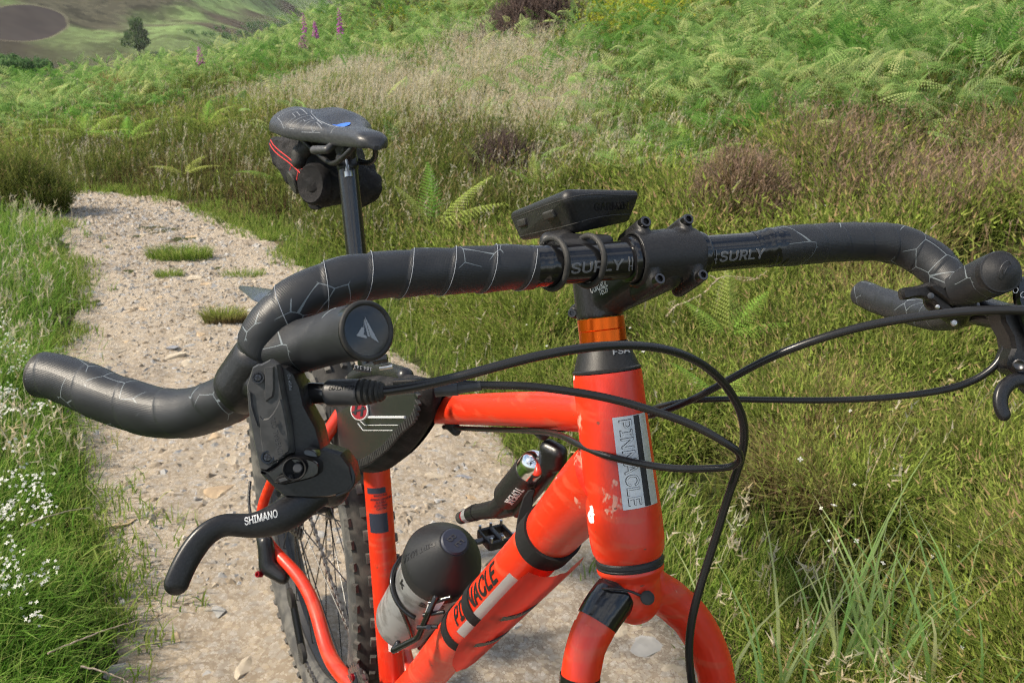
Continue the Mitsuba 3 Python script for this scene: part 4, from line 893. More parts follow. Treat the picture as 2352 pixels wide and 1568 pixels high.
# rubber mount with two bands round the bar
MT = 'bicycle__computer_mount'
mc = at(1334, 546, .556); 
obj(MT + '__puck', lathe(mc - gn * .016, gn, [(0, .012), (.002, .0165), (.007, .0175), (.010, .0165), (.015, .0155), (.016, .012)], 40), 'm_rubber', smooth=35)
obj(MT + '__saddle', soft(m3.Manifold.batch_boolean([hull_spheres([(at(1290, 560, .545), .0045), (at(1300, 556, .55), .006), (at(1340, 565, .545), .006), (at(1392, 556, .55), .0050)]), hull_spheres([(at(1262, 555, .565), .007), (at(1300, 556, .565), .009)])], m3.OpType.Add), .003, 4), 'm_matte_black', smooth=50)
for u, tl in ((1268, .25), (1350, .32)):
    o = bx(u); th = np.linspace(0, 2 * np.pi, 60)
    q = np.array([o + (.0150 + .0025 * max(0, math.cos(t))) * (np.cos(t) * np.array([0, 0, 1.0]) + np.sin(t) * unit(np.cross(BD, [0, 0, 1.0]))) + BD * (.0035 * math.sin(t) + .002 * math.cos(t)) for t in th])
    obj(MT + '__band', sweep(q, .0020, 12)[0], 'm_rubber', smooth=40)
# frame bag over the top tube
FB = thing('frame_bag', 'black top tube bag with clear window and red round emblem', 'bag')
pf = lambda o: (lambda u, v: pl(u, v, o))
prof = [(744, 895), (776, 874), (830, 866), (880, 864), (915, 870), (945, 882), (952, 900), (950, 930), (942, 962), (924, 1001), (898, 1042), (868, 1074), (838, 1092), (802, 1092), (772, 1080), (750, 1050), (742, 970)]
obj(FB + '__pouch', slab(prof, pf(-.048), NL, .044, bevel=.45, rnd=2, inset=16), 'm_cloth', smooth=50)
obj(FB + '__cover_flap', soft(chain([(pl(815, 868, -.03), .010), (pl(850, 853, -.02), .011), (pl(888, 852, -.02), .011), (pl(930, 864, -.025), .010)]), .004, 4), 'm_satin_black', smooth=50)
obj(FB + '__window', slab([(774, 925), (950, 900), (959, 912), (953, 944), (927, 975), (892, 1014), (860, 1044), (823, 1058), (787, 1048), (776, 1020)], pf(-.0492), NL, .003, .3, 1, 3), 'm_window', smooth=30, label='clear window panel of the bag')
zc = spline([pl(u, v, -.0488) for u, v in ((960, 906), (957, 944), (932, 976), (896, 1016), (860, 1047), (823, 1063), (786, 1050))], 46)
P = []
for i in range(45):
    d = unit(zc[i + 1] - zc[i]); m = obox(zc[i], [d, np.cross(NL, d), NL], [.0013, .0046, .0022], .0006, 6).to_mesh(); P.append((m.vert_properties[:, :3], m.tri_verts))
obj(FB + '__zip', cat(P), 'm_rubber', smooth=30, kind='stuff', label='chunky black zip round the window')
ec = pl(825, 942, -.0585); ea = unit(.55 * to_cam(ec) - .45 * NL)
obj(FB + '__emblem_rim', lathe(ec, ea, [(-.004, .0118), (0, .0118), (.0004, .0112), (.0004, .0106)], 36), 'm_white_print', smooth=30)
obj(FB + '__emblem', lathe(ec, ea, [(-.003, .0106), (.0005, .0106), (.0007, .009), (.0008, .001)], 36), 'm_logo_red', smooth=30, label='round dark red emblem')
eu = unit(BU - ea * (BU @ ea)); er = np.cross(eu, ea)
for a_, w_, ax_ in ((-.004, .0062, 0), (.0045, .0062, 0), (0, .0095, 1)):
    X_, Y_ = (er, eu) if ax_ == 0 else (unit(er * .5 - eu), unit(er + eu * .5))
    mm = obox(ec + er * a_ + ea * .0010, [X_, Y_, ea], [.0016 if ax_ == 0 else .0011, w_, .0005], .0004, 6).to_mesh(); obj(FB + '__emblem__bar', (mm.vert_properties[:, :3], mm.tri_verts), 'm_black_print')
for pts, w in (([(836, 955), (848, 958), (930, 958)], 6), ([(828, 967), (838, 976), (914, 976)], 2), ([(822, 972), (834, 988), (902, 988)], 2)):
    obj(FB + '__silver_line', sweep(np.array([pl(u, v, -.0500) for u, v in pts]), w / 2 * .95 / FPX, 8)[0], 'm_grey_line', smooth=40)
obj(FB + '__strap', slab([(740, 930), (772, 935), (776, 1050), (768, 1048), (764, 1000), (750, 985)], pf(-.03), NL, .004, .2, 1, 2), 'm_cloth', smooth=30)
pv = at(868, 830, .80)
obj(FB + '__valve_cap', sweep(straight(at(858, 828, .80), at(890, 822, .80), 6), .0042, 16)[0], 'm_gloss_black', smooth=40)
obj(FB + '__valve_stem', sweep(straight(at(872, 846, .80), at(902, 841, .80), 6), .0022, 12)[0], 'm_steel', smooth=40)
obj(FB + '__ruler_tab', slab([(815, 838), (852, 846), (852, 858), (812, 850)], zp(.79), FW, .004, .2, 0, 1), 'm_matte_black', smooth=30)
text_px('184 161', (849, 847), (818, 842), .0032, .7895, 'm_line_print', FB + '__lettering')
# bottle and its cage
BT = thing('water_bottle', 'smoky grey water bottle with black domed cap in the frame cage', 'bottle')
b0 = pl(930, 1424); bdn = unit(pl(1041, 1248) - b0)
prb = [(0, .033), (.004, .0390), (.012, .0405), (.090, .0405), (.098, .0388), (.110, .0386), (.120, .0402), (.186, .0408), (.190, .0402)]
obj(BT + '__body', lathe(b0, bdn, prb, 56), 'm_bottle', smooth=40)
capk = np.array([(.180, .0430), (.182, .0450), (.199, .0455), (.203, .0442), (.207, .0425), (.222, .0345), (.238, .0240), (.245, .0178), (.247, .0166)])
obj(BT + '__cap', lathe(b0, bdn, capk, 56), 'm_bottle_cap', smooth=30)
obj(BT + '__nozzle', lathe(b0, bdn, [(.243, .0155), (.2485, .0155), (.2505, .0138), (.251, .006)], 40), 'm_navy_print', smooth=30)
ebt = unit(to_cam(b0) - bdn * (to_cam(b0) @ bdn)); rbt = unit(np.cross(bdn, ebt)); rbt = rbt if px(b0 + rbt * .02)[0] > px(b0)[0] else -rbt
def bottle_text(s, h, x, ang, r, mat, key, vert=False, **k):
    m = meshkit.text_mesh(s, h, .0004, True); v, f = fine(tri(m), .003); v[:, 0] -= v[:, 0].mean(); v[:, 1] -= h / 2
    if vert: v = np.stack([v[:, 1], -v[:, 0], v[:, 2]], 1)
    a_ = ang + v[:, 0] / r; xx = x + v[:, 1]
    rr = np.interp(xx, np.r_[.1, .12, .178, capk[:, 0]], np.r_[.0388, .0402, .0408, capk[:, 1]]) + .0003
    obj(key, (b0 + xx[:, None] * bdn + (rr + v[:, 2])[:, None] * (np.cos(a_)[:, None] * ebt + np.sin(a_)[:, None] * rbt), f), mat)
bottle_text('DIRT MASK', .0058, .217, -.95, .033, 'm_black_print', BT + '__lettering', vert=True)
bottle_text('BAC', .0100, .158, .45, .038, 'm_black_print', BT + '__lettering')
bottle_text('k', .012, .158, -.7, .038, 'm_black_print', BT + '__lettering')
nz = b0 + bdn * .251
for dx in (-1, 1):
    obj(BT + '__emblem', text_flat('E' if dx > 0 else 'B', .010, nz + rbt * .0052 * dx - ebt * .0, rbt, np.cross(bdn, rbt), depth=.0006, sx=.8, slant=.3), 'm_grey_plastic')
CG = 'bicycle__bottle_cage'
for s in (-1, 1):
    W_ = [b0 - up_dt * .030 + bdn * .0 + rbt * .012 * s, b0 + bdn * .05 - up_dt * .040 + s * .014 * NL, b0 + bdn * .115 + s * .036 * NL - up_dt * .020, b0 + bdn * .125 + s * .0410 * NL, b0 + bdn * .115 + s * .030 * NL + up_dt * .030]
    obj(CG + '__wire', sweep(spline(W_, 40), .0028, 12)[0], 'm_gloss_black', smooth=40)
W_ = [b0 + bdn * .128 + .0445 * (math.cos(a) * -NL + math.sin(a) * up_dt) for a in np.linspace(-.9, 2.2, 12)]
obj(CG + '__hoop', sweep(spline(W_, 50), .0028, 12)[0], 'm_gloss_black', smooth=40)
obj(CG + '__base', soft(chain([(at(914, 1476, .93), .0035), (at(905, 1492, .93), .004), (at(960, 1464, .91), .0034), (at(985, 1405, .90), .0034), (at(1000, 1372, .90), .0034)]), .003, 3), 'm_gloss_black', smooth=50)
for a_, b2 in (((985, 1385), (1036, 1370)), ((972, 1412), (1020, 1404)), ((958, 1440), (1005, 1438))):
    obj(CG + '__wire', sweep(straight(at(*a_, .905), at(*b2, .90), 6), .0024, 10)[0], 'm_gloss_black', smooth=40)
bolt_at(at(984, 1440, .90), to_cam(at(984, 1440, .90)), .003, .003, 'm_dark_steel', CG + '__bolt')
obj(CG + '__sticker', slab([(985, 1380), (1024, 1376), (1008, 1400), (974, 1414)], zp(.905), FW, .001, .2, 0, 1), 'm_white_print')
obj(FR + '__seat_tube_sticker', slab([(888, 1450), (905, 1460), (915, 1498), (893, 1496)], zp(1.133, 0, .0000), FW, .004, .2, 0, 1), 'm_white_print')
# gas inflator strapped to the down tube
IN = thing('tyre_inflator', 'gas cartridge tyre inflator strapped on the down tube behind the head tube', 'inflator')
g0, g1 = at(1226, 1066, .722), at(1158, 1148, .790); gd = unit(g1 - g0); gl = np.linalg.norm(g1 - g0)
Rb = .0130
obj(IN + '__cartridge', lathe(g0, gd, [(-Rb * math.cos(a), Rb * math.sin(a)) for a in np.linspace(.02, 1.57, 14)] + [(gl * .25, Rb)], 40), 'm_chrome', smooth=50, label='mirror bright round end of the gas cartridge')
obj(IN + '__sleeve', lathe(g0, gd, [(.010, Rb), (.0105, Rb + .0008), (gl - .012, Rb + .0010), (gl - .006, Rb - .001), (gl - .003, Rb * .6)], 40), 'm_matte_black', smooth=35)
obj(IN + '__neck', lathe(g0, gd, [(gl - .004, .0052), (gl + .001, .0052), (gl + .0015, .0066), (gl + .006, .0066), (gl + .007, .0058)], 32), 'm_brass', smooth=30)
ei = unit(to_cam(g0) - gd * (to_cam(g0) @ gd)); tdir = np.cross(gd, ei)
obj(IN + '__lettering', text_on_cyl('TOPEAK', .0076, g0 + gd * gl * .50, gd, np.cos(.35) * ei + np.sin(.35) * tdir * (1 if px(g0 + tdir * .01)[0] > px(g0)[0] else -1), Rb + .0009, bold=True, sx=.86), 'm_white_print')
v0, v1 = g1 + gd * .004, at(1096, 1175, .845)
obj(IN + '__valve_head', soft(m3.Manifold.batch_boolean([chain([(v0, .0088), (at(1140, 1168, .81), .0092), (v1, .0080)]), hull_spheres([(at(1145, 1172, .81), .008), (at(1185, 1165, .785), .0075)])], m3.OpType.Add), .0025, 4), 'm_matte_black', smooth=45)
cd = unit(at(1060, 1188, .87) - v1)
obj(IN + '__collar', lathe(v1, cd, [(0, .0086), (.006, .0086), (.008, .0080), (.014, .0078)], 32), 'm_satin_black', smooth=30)
obj(IN + '__clear_dial', lathe(v1, cd, [(.013, .0066), (.016, .0074), (.022, .0074), (.025, .006)], 10), 'm_bottle', smooth=20, label='clear faceted dial of the inflator')
obj(IN + '__red_ring', lathe(v1, cd, [(.0245, .0062), (.027, .0062)], 24), 'm_logo_red', smooth=30)
obj(IN + '__tip', lathe(v1, cd, [(.026, .0068), (.034, .0066), (.036, .005), (.036, .0014)], 28), 'm_rubber', smooth=30)
obj(IN + '__holder', soft(m3.Manifold.batch_boolean([hull_spheres([(at(1262, 1030, .706), .0085), (at(1282, 1040, .70), .008), (at(1280, 1062, .705), .008), (at(1258, 1066, .715), .008)]), chain([(at(1262, 1075, .715), .008), (at(1225, 1125, .75), .008), (at(1190, 1172, .785), .007)])], m3.OpType.Add), .003, 4), 'm_satin_black', smooth=50)
for k, (c_, w) in enumerate(((.118, .028),)):
    q0 = pl(1270, 1225)
    obj(IN + '__strap', tube_patch(ctr(((pl(1266, 1256) - ctr(0)) @ dd) - .008), dd, .023, cam_dt, 0, 2 * np.pi, .0247, .0022, na=44), 'm_strap', smooth=30)
obj(IN + '__strap_wing', slab([(1190, 1180), (1206, 1130), (1232, 1118), (1222, 1150), (1226, 1200), (1222, 1236), (1196, 1244), (1183, 1228)], zp(.728), FW, .004, .3, 1, 2), 'm_strap', smooth=30)
obj(IN + '__buckle', sweep(spline([at(1213, 1210, .716), at(1222, 1216, .706), at(1230, 1232, .70), at(1232, 1246, .70)], 20), .0028, 10)[0], 'm_gloss_black', smooth=40)
# saddle bag
SB = thing('saddle_bag', 'black rolled saddle bag with red stitching under the saddle', 'bag')
zt = lambda u, v, z: at(u, v, z)
wedge = hull_spheres([(at(634, 334, 1.27), .012), (at(650, 372, 1.25), .014), (at(690, 412, 1.22), .016), (at(700, 330, 1.20), .014), (at(760, 345, 1.16), .014), (at(745, 425, 1.18), .030), (at(810, 340, 1.30), .014), (at(812, 425, 1.28), .028), (at(720, 330, 1.36), .012)], 28)
wv = soft(wedge, .005, 4)
wv = (wv[0] + .0070 * (meshkit.fbm(wv[0] * 45, 3) - .5)[:, None] * 2 * np.array([.6, .6, 1]), wv[1])
obj(SB + '__body', wv, 'm_cloth', smooth=60)
roll0, roll1 = at(742, 424, 1.135), at(835, 428, 1.20)
rl = soft(m3.Manifold.batch_boolean([hull_spheres([(roll0, .026), (roll1, .027)], 32), hull_spheres([(at(828, 440, 1.20), .022), (at(838, 395, 1.22), .018)], 24)], m3.OpType.Add), .004, 3)
rl = (rl[0] + .006 * (meshkit.fbm(rl[0] * 60, 3) - .5)[:, None] * 2, rl[1])
obj(SB + '__roll', rl, 'm_cloth', smooth=60)
rd = unit(roll0 - roll1)
obj(SB + '__roll__end_fold', lathe(roll0 + rd * .012, rd, [(0, .0285), (.008, .0280), (.012, .0245), (.0105, .018), (.012, .010), (.011, .003)], 36), 'm_cloth', smooth=40)
for line in ([(622, 322), (640, 345), (662, 362), (680, 378), (697, 390), (712, 412)], [(620, 330), (640, 356), (664, 374), (684, 392), (700, 408), (710, 418)], [(672, 376), (666, 392), (664, 402)], [(688, 384), (684, 400), (682, 414)], [(700, 398), (708, 410)]):
    tm = trimesh.Trimesh(*wv, process=False)
    d = np.array([unit(FW + (u - 1176) / FPX * RT + (v - 784) / FPX * DN) for u, v in spline(np.array([[a, b, 0] for a, b in line]), 24)[:, :2]])
    loc, ray, _ = tm.ray.intersects_location(np.tile(CAM, (24, 1)), d, multiple_hits=False)
    if len(loc) > 4:
        loc = loc[np.argsort(ray)]; obj(SB + '__stitching', sweep(loc - .0006 * FW, .0008, 6)[0], 'm_red_thread', smooth=40)
dc = at(676, 418, 1.20); dax = unit(at(668, 424, 1.17) - dc - .01 * NL)
dax = unit(-RT * .87 + DN * .42 - FW * .40)
obj(SB + '__dial', lathe(dc, dax, [(-.005, .0155), (-.004, .0175), (.003, .0175), (.005, .0155), (.005, .004)], 32), 'm_rubber', smooth=25)
obj(SB + '__pull_tab', slab([(706, 470), (720, 464), (760, 455), (792, 450), (778, 462), (745, 476), (726, 484), (712, 480)], zp(1.19), unit(FW - .6 * DN), .003, .3, 1, 2), 'm_strap', smooth=30)
obj(SB + '__hook_strap', soft(chain([(at(712, 336, 1.14), .010), (at(690, 352, 1.15), .012), (at(686, 372, 1.15), .010)]), .003, 3), 'm_rubber', smooth=50)
# ================================================================ the setting: terrain
rng = np.random.default_rng(7)
TP = np.array([(0, 1.3, 0), (.6, .4, 0), (.1, .4, 0), (-.5, .4, 0), (-.6, 2.8, 0), (-1.2, 4, 0), (-2.2, 5.3, -.02), (-3.2, 6.8, -.05), (-4.6, 7.3, -.12), (-6.8, 7.4, -.25), (.9, -2, 0), (0, -2, 0), (-.6, -3, 0),
    (-1.2, 1.3, .02), (-1.9, 2.4, .05), (-3, 4, .10), (-4.2, 5.2, .10), (-6, 5.5, -.1), (-3, 1, .0), (-6, 1, -.2), (-12, 3, -1.0), (-30, 5, -6), (-3, -3, 0), (4, -3, .5), (12, -3, 2),
    (1.0, 1.3, .06), (1.5, 2.5, .16), (.6, 3.1, .10), (0, 4.5, .16), (-.8, 6, .22), (-1.8, 7.6, .22), (-3.2, 8.5, .12), (-5, 9, .02), (3, 3, .42), (6, 4, 1.0), (3, 6, .85), (1, 8, .85), (-1.5, 10, .66), (-3.5, 11, .42), (-6, 11, .16), (-9, 10.5, -.15),
    (6, 8, 1.75), (10, 8, 2.5), (6, 12, 2.4), (2, 12, 1.65), (10, 14, 3.4), (14, 10, 3.4), (4, 17, 3.0), (0, 17, 1.9), (-3.6, 21, 2.25), (-1.8, 19.5, 2.1), (-5.6, 16.2, .75), (-8, 14.6, .42), (-10, 13.6, .12), (-13, 12.5, -.6),
    (-5, 27, 1.6), (-9, 22, -.9), (-13, 18, -1.8), (-4, 45, -2), (-15, 35, -9), (-25, 25, -9), (-40, 60, -24), (-10, 70, -18), (20, 70, 8), (0, 30, 4.4), (8, 25, 5.6), (15, 20, 5.6), (25, 40, 11), (40, 10, 9), (-45, 20, -12), (-60, 0, -15), (60, 80, 18), (60, -6, 12)], float)
_rbf = RBFInterpolator(TP[:, :2], TP[:, 2], kernel='thin_plate_spline', smoothing=.0)
RE = np.array([(1.6, -3), (.95, -.6), (.62, .7), (.486, 1.3), (.22, 1.95), (-.376, 3.09), (-.92, 4.2), (-1.516, 5.285), (-2.45, 6.55), (-3.5, 7.55), (-5.0, 8.0), (-8.5, 8.1), (-14, 7.5)])
LE = np.array([(0.2, -3), (-.40, -.6), (-.72, .8), (-.83, 1.3), (-1.12, 1.85), (-1.46, 2.41), (-1.84, 3.09), (-2.3, 4.1), (-2.9, 5.2), (-3.45, 6.0), (-4.4, 6.5), (-5.6, 6.7), (-8.5, 6.7), (-14, 6.0)])
PATH = shapely.Polygon(np.vstack([RE, LE[::-1]]))
def path_dist(x, y):
    "metres outside the path's edge (negative on it)"
    pts = shapely.points(np.asarray(x), np.asarray(y)); b = PATH.exterior
    return np.where(shapely.contains(PATH, pts), -1, 1) * shapely.distance(pts, b)
_gx = np.unique(np.r_[np.linspace(-5, 5, 121), np.linspace(-16, 16, 97), np.linspace(-70, 70, 71)])
_gy = np.unique(np.r_[np.linspace(-3, 9, 137), np.linspace(9, 26, 69), np.linspace(26, 90, 33)])
def _build_height():
    cx = np.unique(np.r_[np.linspace(-16, 16, 81), np.linspace(-70, 70, 71)]); cy = np.unique(np.r_[np.linspace(-3, 26, 74), np.linspace(26, 90, 33)])
    X_, Y_ = np.meshgrid(cx, cy, indexing='ij'); Z = _rbf(np.stack([X_.ravel(), Y_.ravel()], 1)).reshape(X_.shape)
    X2, Y2 = np.meshgrid(_gx, _gy, indexing='ij')
    z = RegularGridInterpolator((cx, cy), Z, method='linear')(np.stack([X2.ravel(), Y2.ravel()], 1)).reshape(X2.shape)
    near = (np.abs(X2) < 16) & (Y2 < 26)
    d = np.where(near, 9.0, 9.0); d[near] = path_dist(X2[near], Y2[near])
    q = np.stack([X2, Y2, np.zeros_like(X2)], -1)
    flat = np.clip(d / .5, 0, 1)
    on = np.clip((d + .05) / .12, 0, 1)
    rel = (meshkit.fbm(q * 1.9, 3, 5) - .42) * .30 * flat + (meshkit.fbm(q * .5, 3, 9) - .5) * .30 * np.clip(d / 3, 0, 1)
    zp_ = np.where(d < 1.2, z * np.clip(d / 1.2, 0, 1), z)
    mixw = np.clip((Y2 - 5) / 3, 0, 1)
    z = z * mixw + zp_ * (1 - mixw)
    return z + rel + on * .035
_H = _build_height()
_hf = RegularGridInterpolator((_gx, _gy), _H, method='linear', bounds_error=False, fill_value=None)
def height(x, y): return _hf(np.stack([np.ravel(x), np.ravel(y)], 1))
def hit(u, v, tmax=60):
    "where the view ray through a photo position meets the terrain"
    d = FW + (u - 1176) / FPX * RT + (v - 784) / FPX * DN
    t = np.geomspace(.6, tmax, 900); Q = CAM + t[:, None] * d
    k = np.nonzero(Q[:, 2] < height(Q[:, 0], Q[:, 1]))[0]
    return Q[k[0]] if len(k) else Q[-1]
def soil(p, n, uv):
    c = mix((.040, .046, .016), (.026, .032, .011), fbm(p.x * 2.2, p.y * 2.2, p.z * 2, 3))
    return mix(c, (.075, .06, .035), smoothstep(.55, .75, fbm(p.x * 9, p.y * 9, p.z * 9, 3)))
scene['m_soil'] = prin(mikit.proc(soil), .95, specular=.1)
X2, Y2 = np.meshgrid(_gx, _gy, indexing='ij'); n1, n2 = len(_gx), len(_gy)
i, j = np.meshgrid(np.arange(n1 - 1), np.arange(n2 - 1), indexing='ij'); a = (i * n2 + j).ravel()
obj('ground', (np.stack([X2, Y2, _H], -1).reshape(-1, 3), np.vstack([np.stack([a, a + n2, a + n2 + 1], 1), np.stack([a, a + n2 + 1, a + 1], 1)])), 'm_soil', smooth=True, kind='structure')
# the track: its own sheet
def along(E, n):
    s = np.r_[0, np.cumsum(np.linalg.norm(np.diff(E, axis=0), axis=1))]; s /= s[-1]
    return CubicSpline(s, E)(np.linspace(0, 1, n))
def edges(n):
    R_ = along(RE, n); L_e = along(LE, 4000)
    k = ((R_[:, None] - L_e[None]) ** 2).sum(-1).argmin(1); k = np.maximum.accumulate(k)
    return R_, L_e[k]
Re, Le = edges(520)
na = 76
w = np.linspace(-.10, 1.10, na)
PXY = Re[:, None] * (1 - w)[None, :, None] + Le[:, None] * w[None, :, None]
q3 = np.concatenate([PXY, np.zeros(PXY.shape[:2] + (1,))], -1)
base = np.minimum(height(PXY[..., 0], PXY[..., 1]).reshape(PXY.shape[:2]), height(np.clip(PXY[..., 0], -99, 99), PXY[..., 1]).reshape(PXY.shape[:2]))
def path_z(x, y):
    q = np.stack([x, y, np.zeros_like(x)], -1)
    return (meshkit.fbm(q * 2.4, 3, 21) - .5) * .045 + (meshkit.fbm(q * 14, 3, 22) - .5) * .020 + (meshkit.fbm(q * 50, 2, 23) - .5) * .009
on_path = np.clip((.5 - np.abs(w - .5)) / .06, 0, 1)[None, :]
PZ = height(PXY[..., 0], PXY[..., 1]).reshape(PXY.shape[:2])
PZ = PZ + .012 + path_z(PXY[..., 0], PXY[..., 1]) - .03 * (1 - on_path)
pf_ = RegularGridInterpolator((np.arange(520), w), PZ, bounds_error=False, fill_value=None)
i, j = np.meshgrid(np.arange(519), np.arange(na - 1), indexing='ij'); a = (i * na + j).ravel()
def track(p, n, uv):
    f, s, r = mikit.voronoi(p.x * 55, p.y * 55)
    f2, s2, r2 = mikit.voronoi(p.x * 130 + 7, p.y * 130)
    c = mix((.205, .162, .112), (.285, .232, .170), fbm(p.x * 5, p.y * 5, 0, 3))
    c = mix(c, (.165, .128, .092), smoothstep(.5, .75, fbm(p.x * 2.1 + 9, p.y * 2.1, 0, 3)))
    st = mix(mix((.34, .31, .26), (.27, .265, .26), r), (.40, .33, .24), smoothstep(.7, .75, r))
    c = mix(c, st, smoothstep(.08, .14, s - f) * smoothstep(.35, .5, r) * .55)
    c = mix(c, mix((.19, .155, .12), (.42, .38, .33), r2), smoothstep(.1, .2, s2 - f2) * .6)
    return c
scene['m_track'] = prin(mikit.proc(track), .92, specular=.15)
obj('path', (np.concatenate([PXY, PZ[..., None]], -1).reshape(-1, 3), np.vstack([np.stack([a, a + na, a + na + 1], 1), np.stack([a, a + na + 1, a + 1], 1)])), 'm_track', smooth=True, kind='structure')
_tree = __import__('scipy.spatial').spatial.cKDTree(PXY.reshape(-1, 2)); _pz = PZ.ravel()
def track_z(x, y):
    d, k = _tree.query(np.stack([np.ravel(x), np.ravel(y)], 1), k=3)
    return _pz[k].mean(1)
# stones of the track
STONES = {'pale': ((.40, .345, .27), (.31, .26, .195)), 'grey': ((.32, .31, .295), (.24, .235, .225)), 'buff': ((.42, .32, .21), (.30, .225, .15)), 'blue': ((.235, .245, .27), (.18, .185, .205))}
for k_, (c1, c2) in STONES.items():
    scene['m_stone_' + k_] = prin(fleck(c1, c2, 42, .3, .7), .85, specular=.25)
def stone_mesh(c, size, yaw, flat=.32, lean=.15):
    p = rng.normal(size=(15, 3)); p /= np.linalg.norm(p, axis=1, keepdims=True)
    p = p * np.array([1, rng.uniform(.5, .85), flat * rng.uniform(.6, 1.3)]) * (1 + .25 * rng.normal(size=(15, 1)))
    p[:, 2] = np.clip(p[:, 2], -flat, flat * .7)
    h = ConvexHull(p); f = h.simplices.copy()
    cen = p.mean(0)
    n = np.cross(p[f[:, 1]] - p[f[:, 0]], p[f[:, 2]] - p[f[:, 0]]); flip = ((p[f[:, 0]] - cen) * n).sum(1) < 0; f[flip] = f[flip][:, ::-1]
    used = np.unique(f); remap = np.zeros(len(p), int); remap[used] = np.arange(len(used)); p = p[used]; f = remap[f]
    cz, sz = np.cos(yaw), np.sin(yaw); l1, l2 = rng.normal(size=2) * lean * .6
    R_ = np.array([[cz, -sz, 0], [sz, cz, 0], [0, 0, 1]]) @ np.array([[1, 0, 0], [0, 1, -l1], [0, l1, 1]]) @ np.array([[1, 0, l2], [0, 1, 0], [-l2, 0, 1]])
    return c + size / 2 * p @ R_.T, f
big = [(500, 1015, 66, 'buff'), (400, 823, 60, 'pale'), (452, 836, 62, 'pale'), (255, 885, 50, 'pale'), (512, 1142, 84, 'buff'), (285, 1217, 66, 'buff'), (500, 1412, 42, 'grey'), (270, 1545, 66, 'grey'), (1000, 1105, 54, 'pale'), (1432, 1452, 96, 'pale'), (1470, 1500, 80, 'grey'), (1060, 1103, 44, 'blue'), (300, 1312, 44, 'pale'), (395, 1340, 40, 'grey'), (278, 1155, 54, 'pale'), (335, 1178, 36, 'grey'), (540, 1075, 58, 'pale'), (360, 1070, 34, 'blue'), (460, 900, 64, 'pale'), (330, 1165, 40, 'pale'), (1180, 1448, 54, 'grey'), (1110, 1490, 40, 'pale'), (1110, 1310, 48, 'pale'), (1165, 1365, 36, 'blue'), (1590, 1500, 54, 'grey'), (1540, 1545, 60, 'pale'), (560, 1540, 74, 'pale'), (480, 1555, 46, 'grey'), (400, 1475, 40, 'buff'), (1010, 1010, 40, 'pale'), (1150, 1045, 44, 'grey'), (1090, 1150, 40, 'buff'), (700, 1330, 42, 'pale'), (740, 1250, 40, 'grey')]
spots = []
for u, v, wpx, kind in big:
    d = FW + (u - 1176) / FPX * RT + (v - 784) / FPX * DN; t = CAM[2] / -d[2]; q = CAM + t * d
    spots.append((q[0], q[1], wpx * t / FPX * 1.1, kind))
kinds = list(STONES)
tries = 0
while len(spots) < 290 and tries < 9000:
    tries += 1
    k = rng.integers(150, 400); ww = np.clip(rng.normal(.5, .30), .03, .97)
    q = Re[k] * (1 - ww) + Le[k] * ww
    if q[1] < 1.0 or q[1] > 6.6: continue
    s = np.clip(rng.lognormal(-3.35, .38), .016, .085) * (1 + .12 * q[1])
    if min(np.hypot(q[0] - a[0], q[1] - a[1]) - .45 * (s + a[2]) for a in spots[-120:]) < 0: continue
    spots.append((q[0], q[1], s, kinds[rng.choice(4, p=[.45, .25, .2, .1])]))
for n_, (x, y, s, kind) in enumerate(spots):
    z = track_z(x, y)[0]
    obj('path__stone' + ('' if n_ == 0 else f'_{n_:03d}'), stone_mesh(np.array([x, y, z - s * .06]), s, rng.uniform(0, 6.28)), 'm_stone_' + kind, fixed=True)
def gravel(n):
    k = rng.integers(120, 420, n); ww = np.clip(rng.normal(.5, .30, n), -.03, 1.03)[:, None]
    q = Re[k] * (1 - ww) + Le[k] * ww + rng.normal(size=(n, 2)) * .02
    s = np.clip(rng.lognormal(-4.50, .55, n), .004, .034) * (1 + .16 * np.clip(q[:, 1], 0, 7))
    o = np.array([(1, 0, 0), (-1, 0, 0), (0, 1, 0), (0, -1, 0), (0, 0, 1), (0, 0, -1.)]); f = np.array([(0, 2, 4), (2, 1, 4), (1, 3, 4), (3, 0, 4)])
    V = o[None] * (1 + .35 * rng.normal(size=(n, 6, 1))); V[:, :, 2] = np.where(np.arange(6) == 4, .27, -.35)[None] * np.abs(V[:, :, 2] + .6); V = V + .22 * rng.normal(size=V.shape) * [1, 1, .3]
    a = rng.uniform(0, 6.28, n); c_, s_ = np.cos(a), np.sin(a)
    V = np.stack([V[..., 0] * c_[:, None] - V[..., 1] * s_[:, None], V[..., 0] * s_[:, None] + V[..., 1] * c_[:, None], V[..., 2]], -1) * (s / 2)[:, None, None]
    V += np.stack([q[:, 0], q[:, 1], track_z(q[:, 0], q[:, 1]) - s * .02], -1)[:, None]
    uv = np.repeat(np.stack([rng.random(n), rng.random(n)], 1), 6, 0)
    return (V.reshape(-1, 3), (f[None] + 6 * np.arange(n)[:, None, None]).reshape(-1, 3)), uv
def gravel_col(p, n, uv):
    c = mix((.175, .138, .100), (.40, .345, .275), uv.x)
    return mix(c, mix((.21, .205, .20), (.37, .36, .35), uv.x), smoothstep(.62, .66, uv.y))
scene['m_gravel'] = prin(mikit.proc(gravel_col), .9, specular=.2)
gm_, guv = gravel(36000)
obj('path__gravel', gm_, 'm_gravel', uv=guv, kind='stuff', label='loose gravel of pale slate chips on the track')
